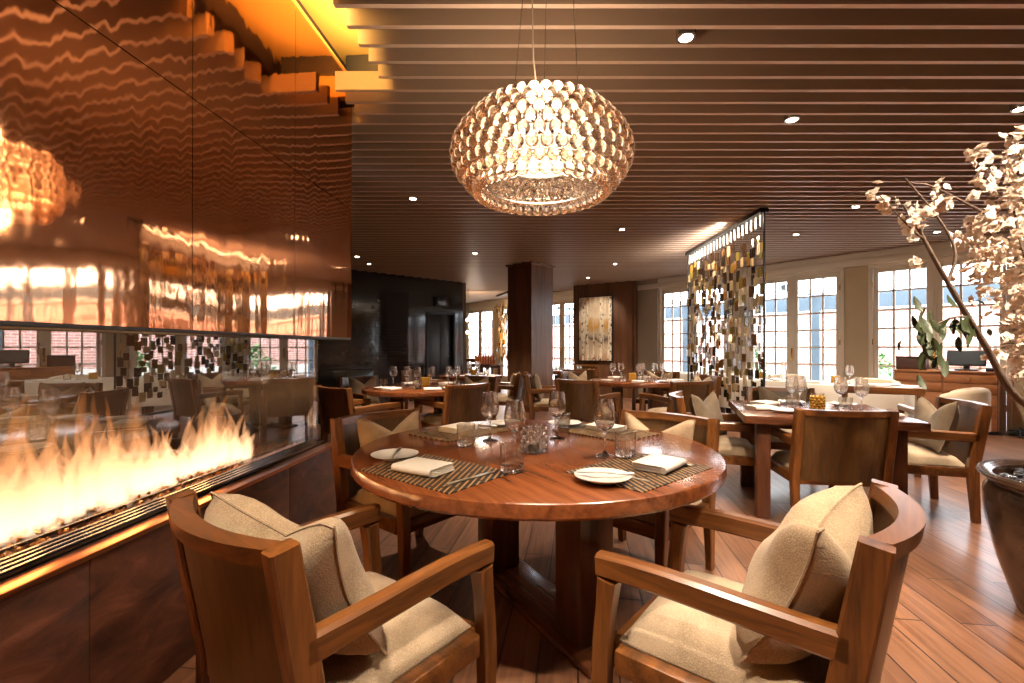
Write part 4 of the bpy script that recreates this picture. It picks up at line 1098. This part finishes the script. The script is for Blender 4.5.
m_ = MB(); R_ = Matrix.Translation((0, -.02, .17)) @ Matrix.Rotation(radians(-22), 4, 'X'); m_.box(-.21, .21, -.02, .02, -.11, .13, .012, mat=R_); sh = m_.build('housing', M['black'], sc_)
m_ = MB(); m_.box(-.19, .19, -.023, -.0205, -.09, .11, mat=R_); m_.build('screen', M['screen'], sh, smooth=None)
bx = thing('card_box', 'dark brown box on the left end of the sideboard', 'box', on_side(.16, .2), srz)
m_ = MB(); m_.box(-.18, .18, -.11, .11, 0, .17, .006); m_.build('body', plain('dark_brown_box', srgb(64, 36, 28), .4), bx)
m_ = MB(); m_.box(-.184, .184, -.114, .114, .171, .20, .006); m_.build('lid', plain('dark_brown_lid', srgb(54, 30, 24), .4), bx)
tr_ = thing('card_terminal', 'small black card terminal right of the till screen', 'terminal', on_side(.93, .16), srz)
m_ = MB(); m_.box(-.05, .05, -.09, .09, 0, .05, .012); m_.build('body', M['black'], tr_)
m_ = MB(); m_.box(-.035, .035, .02, .075, .0505, .056, .003); m_.build('screen', M['screen'], tr_)
sv = thing('bud_vase', 'slim clear vase with one leafy stem on the sideboard', 'vase', on_side(.42, .18), srz)
m_ = MB(); m_.lathe([(0, 0), (.03, 0), (.032, .006), (.02, .10), (.016, .16), (.014, .16), (.018, .1), (.029, .01), (0, .005)], 20); m_.build('body', M['glass'], sv, smooth=50)
m_ = MB(); m_.tube([(0, 0, .02), (.004, 0, .15), (.0, .0, .3), (-.02, 0, .42)], .004, 6); m_.build('stem', M['leaf'], sv, smooth=60)
def leaf_mesh(mb, base, d, up, L, w):
    d = Vector(d).normalized(); up = Vector(up); s_ = d.cross(up)
    if s_.length < 1e-3: s_ = Vector((1, 0, 0))
    s_.normalize(); n_ = s_.cross(d); base = Vector(base)
    vs = []; fs = []
    for i in range(6):
        f = i/5; ww2 = w*sin(pi*min(1, f*.92+.04))**.8*.5; c = base+d*L*f-n_*L*.18*f*f
        vs += [c-s_*ww2+n_*ww2*.25, c, c+s_*ww2+n_*ww2*.25]
    for i in range(5): fs += [(i*3, i*3+1, i*3+4, i*3+3), (i*3+1, i*3+2, i*3+5, i*3+4)]
    mb.add(vs, fs)
m_ = MB()
for i in range(12):
    z = .18+.02*i; a = i*2.4; leaf_mesh(m_, (-.01*(i > 8), 0, z), (cos(a), sin(a), .4), (0, 0, 1), .09, .035)
m_.build('leaves', M['leaf'], sv, smooth=60)

# low things on the floor right of the sideboard
cl_ = MB(); rr_ = random.Random(8)
for k in range(5):
    pts = [(rr_.uniform(-.16, .16), rr_.uniform(-.1, .1), rr_.uniform(.012, .12)) for _ in range(7)]
    cl_.tube([tuple(Vector(pts[i]).lerp(Vector(pts[i+1]), f)) for i in range(6) for f in (0, .5)], .011, 6)
cbp = sb+SU*.22+Vector((-SU.y, SU.x))*.1
cbo = cl_.build('cable_bundle', M['black'], loc=(cbp.x, cbp.y, .0), smooth=60); tag(cbo, 'tangled black cables on the floor right of the sideboard', 'cables')

# ------------------------------------------------------------------ hanging glass tile screen
def tile_screen(label, a, b, ztop, zbot, cols, rowsn, tw, th_, limit, seed, colors, group=None):
    a = Vector(a); b = Vector(b); L = (b-a).length; u = (b-a)/L
    t = thing('tile_screen', label, 'screen', (a.x, a.y, 0), atan2(u.y, u.x))
    r = random.Random(seed)
    m_ = MB(); m_.box(-.03, L+.03, -.05, .05, ztop, ztop+.05, .004); m_.build('header', M['black'], t)
    wires = MB(); lst = []
    for c in range(cols):
        x = L*(c+.5)/cols; wires.tube([(x, 0, zbot-.05), (x, 0, ztop)], .002, 4)
        z = ztop-.16-r.uniform(0, .1)
        while z > zbot:
            h = th_*r.uniform(.65, 1.3)
            if r.random() < .88: lst.append((x+r.uniform(-.3, .3)*tw*.5, r.uniform(-.045, .045), z-h/2, tw*r.uniform(.8, 1.15), h*.94, r.choice(colors), r.uniform(-.16, .16)))
            z -= h
    lst.sort(key=lambda q: (Vector((a.x+u.x*q[0], a.y+u.y*q[0], q[2]))-Vector((0, 0, 1.2))).length)
    for (x, y, z, w, h, c, yw) in lst[:limit]:
        m_ = MB(); m_.box(-w/2, w/2, -.005, .005, -h/2, h/2, .002, seg=1); m_.build('glass_tile', TILES[c], t, (x, y, z), None, yw)
    groups = {}
    for q in lst[limit:]: groups.setdefault(q[5], []).append(q)
    me = MB(); mats = []
    m_all = MB(); fm_ = []
    for c, qs in groups.items():
        for (x, y, z, w, h, c, yw) in qs:
            n0 = len(m_all.f); m_all.box(-w/2, w/2, -.005, .005, -h/2, h/2, mat=Matrix.Translation((x, y, z)) @ Matrix.Rotation(yw, 4, 'Z')); fm_ += [c]*(len(m_all.f)-n0)
    if m_all.f:
        mesh = m_all.mesh('glass_tiles', None)
        for mt_ in TILES: mesh.materials.append(mt_)
        mesh.polygons.foreach_set('material_index', fm_)
        o = bpy.data.objects.new('glass_tiles', mesh); COL.objects.link(o); o.parent = t; o['kind'] = 'stuff'
    wires.build('hanging_wires', M['chrome'], t, smooth=60)
    return t, L
scr, SLN = tile_screen('hanging screen of amber, cream and brown glass tiles in front of the windows', (2.86, 5.35), (2.95, 7.85), 2.74, .58, 22, 24, .088, .115, 100, 11, [0, 0, 1, 5, 2, 2, 3, 3, 4, 5, 5, 6, 6, 2, 0])
for x in (-.02, SLN+.02):
    m_ = MB(); m_.tube([(x, 0, .3), (x, 0, 2.78)], .012, 8); m_.build('end_rod', M['black'], scr)
m_ = MB(); m_.box(-.02, SLN+.02, -.012, .012, .28, .31); m_.build('bottom_rail', M['black'], scr)
wf = plain('white_fixing', srgb(236, 230, 220), .4)
for i in range(22):
    x = SLN*(i+.5)/22; m_ = MB(); m_.tube([(x, .0, 2.60), (x, .0, 2.735)], .012, 6); m_.build('fixing', wf, scr)
tile_screen('far hanging screen of amber glass tiles beside the timber column', (-.42, 14.2), (-.1, 13.2), 2.74, .9, 9, 14, .10, .14, 0, 12, [0, 1, 1, 3, 4, 5])

# far service tables with bottles, and a pendant of small globes
for i, (x, y, lab) in enumerate([(-.75, 12.9, 'narrow service table beyond the dark wall, nearest us'), (-1.0, 14.3, 'narrow service table beyond the dark wall, under the far window')]):
    sq.place((x, y, 0), wz, lab, 'service tables beyond the dark wall', scale=(1.0, .5, 1.05 if i == 0 else 1.2))
bot = MB(); bot.lathe([(0, 0), (.036, 0), (.038, .006), (.038, .17), (.03, .205), (.014, .235), (.013, .29), (.015, .292), (.015, .30), (0, .30)], 14)
bme = bot.mesh('bottle', plain('amber_bottle', srgb(190, 110, 40), .15, coat=.4), 50)
for i in range(8):
    v = Vector((-.75, 12.9))+WU*(-.42+.12*i); o = bpy.data.objects.new('bottle', bme); COL.objects.link(o); o.location = (v.x, v.y, TH*1.05+.001)
    tag(o, 'amber bottle in the row on the service table beyond the dark wall', 'bottle', 'amber bottles on the service table')
pg = thing('pendant_lamp', 'cluster of small glowing globes hanging beyond the dark wall', 'lamp', (-1.18, 12.6, 0))
m_ = MB(); m_.tube([(0, 0, 1.9), (0, 0, 2.8)], .006, 6); m_.build('cord', M['black'], pg)
for (x, z) in ((-.02, 1.95), (.06, 1.80), (-.01, 1.62), (.07, 1.50), (.05, 2.02)):
    m_ = MB(); m_.ball((x, 0, z), .05, 12, 8); m_.build('globe', M['bulb_soft'], pg, smooth=180)

# dark console beyond the fireplace end
cs = thing('console', 'black console cabinet behind the armchair beyond the fireplace end', 'cabinet', (-3.2, 7.6, 0), rb)
m_ = MB(); m_.box(-.9, .9, -.25, .25, .06, .84, .006); m_.build('body', M['blackgloss'], cs)
m_ = MB(); m_.box(-.92, .92, -.27, .27, .841, .87, .004); m_.build('top', M['blackgloss'], cs)
m_ = MB(); m_.box(-.86, .86, -.2, .2, 0, .06); m_.build('plinth', M['black'], cs, smooth=None)
m_ = MB()
for x in (-.45, 0, .45): m_.box(x-.003, x+.003, -.253, -.249, .1, .82)
m_.build('door_joint', M['black'], cs, smooth=None)

# ------------------------------------------------------------------ bronze vase and flowering tree at the right
VX, VY = 2.55, 2.0
vs_ = thing('planter', 'tall dark bronze-glazed planter at the right edge, filled with black pebbles', 'planter', (VX, VY, 0))
prof = [(0, 0), (.27, 0), (.28, .01), (.30, .08), (.345, .24), (.378, .40), (.39, .50), (.388, .57), (.372, .60), (.378, .615), (.405, .635), (.412, .648), (.405, .658), (.38, .655), (.355, .64), (.35, .60), (.0, .60)]
m_ = MB(); m_.lathe([(r_, z_*.96) for r_, z_ in prof], 64); m_.build('pot', M['vase'], vs_, smooth=40)
m_ = MB(); r9 = random.Random(9)
for i in range(420):
    a = r9.uniform(0, 6.283); r_ = .335*sqrt(r9.random()); m_.ball((r_*cos(a), r_*sin(a), .582+r9.uniform(0, .022)), r9.uniform(.012, .026), 7, 5, (1, r9.uniform(.7, 1.2), .6))
o = m_.build('pebbles', M['pebble'], vs_, smooth=180); o['kind'] = 'stuff'
tree = thing('blossom_tree', 'leaning tree of cream blossom growing from the bronze planter', 'tree', (VX, VY, .60))
def wpt(px, py, y): return Vector(((px-512)/470*y-VX, y-VY, 1.2+(348-py)*y/470-.60))
branches = MB(); tips = []
r5 = random.Random(21)
def limb(pts, r0, r1):
    # smooth the polyline with a Catmull-Rom pass
    P = [Vector(p) for p in pts]; P = [P[0]*2-P[1]]+P+[P[-1]*2-P[-2]]; out = []
    for i in range(1, len(P)-2):
        for k in range(5):
            t = k/5; a, b, c, d_ = P[i-1:i+3]
            out.append(.5*((2*b)+(c-a)*t+(2*a-5*b+4*c-d_)*t*t+(3*b-a-3*c+d_)*t**3))
    out.append(P[-2]); n = len(out)
    branches.tube(out, [r0+(r1-r0)*i/(n-1) for i in range(n)], 7)
    return out
# main limbs: one leaning to the left, the rest rising inside the crown
l1 = limb([(0, 0, 0), (-.06, .0, .18), wpt(1020, 400, 1.95), wpt(985, 345, 1.9), wpt(958, 300, 1.86), wpt(934, 258, 1.84), wpt(918, 228, 1.84), wpt(903, 205, 1.85)], .018, .004)
l2 = limb([(.02, .0, 0), (.02, .04, .3), (-.08, .06, .75), (-.16, .05, 1.05), (-.20, .05, 1.25), (-.22, .06, 1.42)], .028, .006)
l3 = limb([(.04, .02, 0), (.12, -.02, .4), (.18, -.04, .85), (.14, .0, 1.15), (.10, .04, 1.42)], .026, .006)
l4 = limb([l2[8], l2[8]+Vector((-.16, -.02, .18)), l2[8]+Vector((-.30, -.03, .42)), l2[8]+Vector((-.34, -.02, .62))], .012, .004)
l5 = limb([l1[22], l1[22]+Vector((.03, .0, .12)), l1[22]+Vector((-.02, .02, .26)), wpt(905, 178, 1.9)], .007, .003)
l6 = limb([l1[28], l1[28]+Vector((-.05, 0, .04)), wpt(880, 196, 1.86)], .005, .002)
l7 = limb([l2[14], l2[14]+Vector((-.14, 0, .08)), wpt(940, 190, 1.95), wpt(912, 183, 1.95)], .008, .003)
l8 = limb([l1[18], l1[18]+Vector((-.06, -.01, .0)), wpt(935, 325, 1.88), wpt(922, 335, 1.86)], .006, .002)
l9 = limb([l3[10], l3[10]+Vector((.2, .05, .25)), l3[10]+Vector((.3, .1, .6))], .012, .004)
branches.build('branches', M['bark'], tree, smooth=60)
# blossoms: five cupped petals round a heart
def blossom_mesh(seed):
    r = random.Random(seed); mb = MB()
    for k in range(9):
        a = 2*pi*k/9*2+r.uniform(-.2, .2) if k < 5 else 2*pi*(k+.5)/4; tl = .35 if k < 5 else .9
        d_ = Vector((cos(a)*cos(tl), sin(a)*cos(tl), sin(tl)))
        L_ = .021 if k < 5 else .016; leaf_mesh(mb, (0, 0, 0), d_, (0, 0, 1), L_, .020)
    mb.ball((0, 0, .004), .006, 6, 4)
    return mb
bms = [blossom_mesh(i).mesh('blossom', M['petal'], 60) for i in range(4)]
blist = []
def cluster(c, n, sp_):
    for _ in range(n):
        v = Vector(c)+Vector((r5.gauss(0, sp_), r5.gauss(0, sp_), r5.gauss(0, sp_))); blist.append(v)
for (px, py, y, n, s_) in [(888, 207, 1.86, 9, .018), (914, 212, 1.85, 9, .02), (922, 216, 1.86, 7, .016), (910, 234, 1.85, 8, .02), (914, 262, 1.85, 3, .01), (876, 190, 1.86, 4, .012), (934, 195, 1.95, 9, .025), (941, 205, 1.95, 8, .022), (975, 155, 1.95, 8, .02), (978, 180, 1.93, 4, .012)]:
    cluster(wpt(px, py, y), n, s_)
for k in range(300):
    z = .46+1.06*r5.random()
    dy = r5.uniform(-.12, .30)
    lb = -.43-.17*min(1, max(0, (z-.6)/.35))+.18*max(0, (z-1.2)/.35)+.9*dy     # ragged left side of the crown
    c = Vector((lb+.75*r5.random()**1.2, dy, z))
    cluster(c, r5.randint(5, 8), .034)
cv_ = Vector((0, 0, 1.2))-Vector((VX, VY, .6))
blist.sort(key=lambda v: (v-cv_).length)
def rnd_rot(r): return Matrix.Rotation(r.uniform(0, 6.28), 4, 'Z') @ Matrix.Rotation(r.uniform(0, 2.4), 4, 'X')
near = [v for v in blist if (512+470*(v.x+VX)/(v.y+VY)) < 1020][:100]
nearset = set(id(v) for v in near)
for i, v in enumerate(near):
    o = bpy.data.objects.new('blossom', bms[i % 4]); COL.objects.link(o); o.parent = tree; o.location = v
    o.rotation_euler = (rnd_rot(r5)).to_euler(); k = r5.uniform(.8, 1.2); o.scale = (k, k, k)
mb = MB(); src = [blossom_mesh(i) for i in range(4)]
for i, v in enumerate(blist):
    if id(v) in nearset: continue
    s_ = src[i % 4]; k = r5.uniform(.8, 1.25); mb.add(s_.v, s_.f, Matrix.Translation(v) @ rnd_rot(r5) @ Matrix.Scale(k, 4))
o = mb.build('blossoms', M['petal'], tree, smooth=60); o['kind'] = 'stuff'
lf_ = [MB(), MB()]
for c, n in ((wpt(928, 325, 1.87), 16), (wpt(938, 340, 1.87), 12), (wpt(958, 318, 1.88), 12)):
    for _ in range(n):
        b_ = c+Vector((r5.gauss(0, .035), r5.gauss(0, .02), r5.gauss(0, .05))); leaf_mesh(lf_[0], b_, (r5.uniform(-.6, .6), r5.uniform(-.4, .4), -1+r5.uniform(-.2, .5)), (r5.uniform(-.5, .5), 1, .2), r5.uniform(.05, .085), .026)
for _ in range(110):
    z = r5.uniform(.4, 1.5); leaf_mesh(lf_[0], (r5.uniform(-.35, .25), r5.uniform(-.25, .25), z), (r5.uniform(-1, 1), r5.uniform(-1, 1), r5.uniform(-.3, .8)), (0, .3, 1), r5.uniform(.03, .06), .02)
o = lf_[0].build('leaves', M['leaf'], tree, smooth=60); o['kind'] = 'stuff'

# ------------------------------------------------------------------ outside the windows
og = MB(); og.add([(wp(-14, .3).x, wp(-14, .3).y, -.08), (wp(14, .3).x, wp(14, .3).y, -.08), (wp(14, 14).x, wp(14, 14).y, -.08), (wp(-14, 14).x, wp(-14, 14).y, -.08)], [(0, 1, 2, 3)])
struct(og.build('floor_terrace', M['paving'], smooth=None))
gw = MB(); gw.box(-14, 14, 5.2, 5.45, -.1, 2.15); struct(in_wall(gw, 'wall_garden', M['brick']))
gw = MB(); gw.box(-14, 14, 5.15, 5.5, 2.15, 2.3); gw.box(-14, 14, 4.6, 4.9, -.1, .65); struct(in_wall(gw, 'trim_4', M['render_white']))
pgz = thing('pergola', 'blue-grey steel pergola outside the french windows', 'pergola', (W0.x, W0.y, 0), wz)
m_ = MB(); m_.box(-9, 9.5, 2.0, 2.12, 2.02, 2.32); m_.build('beam', M['steelblue'], pgz, smooth=None)
for s_ in (-6.3, -3.3, -.2, 2.85, 5.9, 8.9):
    m_ = MB(); m_.box(s_-.09, s_+.09, 2.0, 2.12, -.08, 2.02); m_.build('post', M['steelblue'], pgz, smooth=None)
    m_ = MB(); m_.box(s_-.04, s_+.04, .3, 2.6, 2.33, 2.43); m_.build('rafter', M['steelblue'], pgz, smooth=None)
def shrub(s_, off, h, w, lab, seed):
    r = random.Random(seed); p = wp(s_, off); t = thing('shrub', lab, 'shrub', (p.x, p.y, -.08), 0, 'shrubs outside the windows')
    m_ = MB()
    for i in range(260):
        z = h*(.25+.75*r.random()); k = w*sin(pi*min(1, .2+.75*z/h)); a = r.uniform(0, 6.28); q = k*sqrt(r.random())
        leaf_mesh(m_, (q*cos(a), q*sin(a), z), (r.uniform(-1, 1), r.uniform(-1, 1), r.uniform(-.2, 1)), (0, 0, 1), .16, .07)
    m_.build('foliage', M['shrub'], t, smooth=60)
    m_ = MB(); m_.tube([(0, 0, 0), (.02, 0, h*.6)], [.03, .015], 6); m_.build('stem', M['bark'], t)
shrub(-2.85, 2.4, 1.5, .55, 'green shrub outside the window right of the timber column', 1)
shrub(-2.35, 3.2, 1.0, .5, 'low green shrub outside beside the taller one by the column', 2)
shrub(3.6, 3.6, 1.1, .5, 'low shrub on the terrace outside the middle french windows', 3)
shrub(.9, 3.4, 1.3, .5, 'shrub on the terrace outside behind the tile screen', 4)
aw = thing('awning', 'red canvas awning outside the window by the painting', 'awning', (wp(-2.36, 1.0).x, wp(-2.36, 1.0).y, 2.42), wz)
m_ = MB(); m_.add([(-.25, .5, .22), (.6, .5, .22), (.6, -.3, -.02), (-.25, -.3, -.02), (-.25, -.3, -.16), (.6, -.3, -.16)], [(0, 1, 2, 3), (3, 2, 5, 4)]); m_.box(-.26, .61, .5, .54, .18, .26); m_.build('canopy', M['red'], aw, smooth=None)
m_ = MB(); m_.tube([(-.24, .5, .2), (-.24, -.28, -.03)], .012, 6); m_.tube([(.59, .5, .2), (.59, -.28, -.03)], .012, 6); m_.build('arm', M['steelblue'], aw)

# ------------------------------------------------------------------ lamps
def light(name, kind, loc, energy, col, rot=(0, 0, 0), **kw):
    d_ = bpy.data.lights.new(name, kind); d_.energy = energy; d_.color = col
    for k, v in kw.items(): setattr(d_, k, v)
    o = bpy.data.objects.new(name, d_); COL.objects.link(o); o.location = loc; o.rotation_euler = rot
    return o
WARM = (1., .78, .54); WARM2 = (1., .84, .66)
SPOT_E = 190.
def make_downlight(label):
    t = thing('downlight', label, 'downlight')
    m_ = MB(); m_.lathe([(.034, -.004), (.048, -.004), (.05, .0), (.05, .05), (.034, .05)], 24, close=True); m_.build('trim_ring', M['chrome'], t, smooth=40)
    m_ = MB(); m_.lathe([(0, .004), (.033, .004), (.033, .012), (0, .012)], 20); m_.build('lamp', emit('downlight_glow', (1., .86, .66), 60.), t, smooth=None)
    return t
dl = Proto(make_downlight('downlight'))
DL = [(686, 39, 'downlight right of the chandelier, nearest us'), (792, 118, 'downlight above the square table'), (413, 200, 'downlight left of the chandelier'), (622, 229, 'downlight just below the chandelier\'s right'), (856, 208, 'downlight before the middle french windows'),
      (796, 234, 'downlight between the tile screen and the windows'), (475, 253, 'downlight left of the timber column'), (615, 264, 'downlight before the painting'), (588, 278, 'faint downlight furthest back before the timber wall'), (910, 262, None), (1018, 143, 'downlight over the blossom at the right edge'),
      (937, 231, 'downlight before the right french windows'), (357, 257, 'left downlight of the pair beyond the copper hood'), (369, 264, 'right downlight of the pair beyond the copper hood'), (500, 292, None), (690, 285, None), (1020, 108, 'upper downlight at the right edge above the blossom')]
spots = []
for (px, py, lab) in DL:
    if lab is None: continue
    y = 470*(CZ-1.2)/(348-py); x = (px-512)/470*y
    # centred between two slats
    k = round((y+1.86-.0725)/.145); y2 = -1.86+.0725+k*.145
    x *= y2/y
    dl.place((x, y2, CZ-.002), 0, lab, 'ceiling downlights'); spots.append((x, y2))
for (x, y) in ((-.6, .55), (.75, .6), (1.9, 1.0), (3.2, .6), (4.5, 2.4), (6.2, 3.4), (.1, -.95), (2.6, -1.2), (-.9, 4.1)):
    k = round((y+1.86-.0725)/.145); spots.append((x, -1.86+.0725+k*.145))
for i, (x, y) in enumerate(spots):
    light('downlight_beam', 'SPOT', (x, y, CZ-.03), SPOT_E, WARM2, spot_size=radians(78), spot_blend=.6, shadow_soft_size=.04)
# chandelier's own light below and around
light('chandelier_light', 'POINT', (LC.x, LC.y, LC.z-.16), 17., WARM, shadow_soft_size=.17)
light('chandelier_up', 'POINT', (LC.x, LC.y, LC.z+.20), 20., WARM, shadow_soft_size=.12)
# lit cove between hood and slats
for t_ in (-.2, .8, 1.8, 2.6):
    p = fp(t_, .16); light('cove_strip', 'AREA', (p.x, p.y, 2.93), 16., (1., .70, .30), (radians(180), 0, fz), shape='RECTANGLE', size=.06, size_y=.9)
p = fp(2.2, .2); light('cove_end_strip', 'AREA', (p.x, p.y, 2.99), 8., (1., .60, .14), (radians(90), 0, fz), shape='RECTANGLE', size=.3, size_y=.08)
light('tree_spot', 'SPOT', (2.0, .9, 2.76), 420., WARM2, Vector((.12, 1.05, -.85)).to_track_quat('-Z', 'Y').to_euler(), spot_size=radians(75), spot_blend=.6, shadow_soft_size=.05)
# firelight
for t_ in (.2, .7, 1.1, 1.5, 1.9, 2.3):
    p = fp(t_, -.34); light('fire_light', 'POINT', (p.x, p.y, .74), 9., (1., .48, .16), shadow_soft_size=.10)
# strip washing the tile screen and the slats beside it
light('screen_wash', 'AREA', (2.72, 6.6, 2.66), 16., (1., .93, .84), (radians(165), 0, 0), shape='RECTANGLE', size=.08, size_y=2.4)
light('screen_down', 'AREA', (2.72, 6.6, 2.72), 34., WARM2, (0, radians(-14), 0), shape='RECTANGLE', size=.08, size_y=2.4)
# far room lamps
light('far_lamp', 'POINT', (-1.1, 13.2, 2.2), 40., WARM, shadow_soft_size=.15)
light('far_shelf_lamp', 'POINT', (-.5, 13.6, 1.5), 14., (1., .6, .25), shadow_soft_size=.1)
p = (pa+pb)/2; light('picture_light', 'SPOT', (p.x-.45, p.y-.9, 2.74), 45., WARM2, (radians(42), 0, radians(-25)), spot_size=radians(70), spot_blend=.6, shadow_soft_size=.05)

# ------------------------------------------------------------------ daylight
light('sun', 'SUN', (0, 0, 20), 1.5, (1., .97, .92), Vector((WN.x, WN.y, -.95)).to_track_quat('-Z', 'Y').to_euler(), angle=radians(3))
w = bpy.data.worlds.new('daylight'); SC.world = w; w.use_nodes = True
nt = w.node_tree; nt.nodes.clear()
out = nt.nodes.new('ShaderNodeOutputWorld'); bg = nt.nodes.new('ShaderNodeBackground')
tc = nt.nodes.new('ShaderNodeTexCoord'); nz = nt.nodes.new('ShaderNodeTexNoise'); nz.inputs['Scale'].default_value = 2.2; nz.inputs['Detail'].default_value = 4.
rp = ramp(nt, [(.35, (.72, .86, 1.)), (.6, (1., 1., 1.))])
nt.links.new(tc.outputs['Generated'], nz.inputs['Vector']); nt.links.new(nz.outputs['Fac'], rp.inputs['Fac']); nt.links.new(rp.outputs['Color'], bg.inputs['Color'])
bg.inputs['Strength'].default_value = 10.
nt.links.new(bg.outputs[0], out.inputs[0])
for k in KS:
    p = wp(s0(k)+LEAFW+GAP/2, .22)
    d_ = bpy.data.lights.new('window_portal', 'AREA'); d_.shape = 'RECTANGLE'; d_.size = 1.45; d_.size_y = 2.2; d_.cycles.is_portal = True
    o = bpy.data.objects.new('window_portal', d_); COL.objects.link(o); o.location = (p.x, p.y, 1.35)
    o.rotation_euler = Vector((-WN.x, -WN.y, 0)).to_track_quat('-Z', 'Y').to_euler()

SC.view_settings.view_transform = 'Standard'; SC.view_settings.look = 'None'; SC.view_settings.gamma = 1.; SC.view_settings.use_curve_mapping = False
SC.view_settings.exposure = .5
cy = SC.cycles
cy.max_bounces = 16; cy.diffuse_bounces = 4; cy.glossy_bounces = 4; cy.transmission_bounces = 14; cy.transparent_max_bounces = 90
cy.sample_clamp_indirect = 4.; cy.caustics_reflective = False; cy.caustics_refractive = False; cy.blur_glossy = .3
cy.use_denoising = True
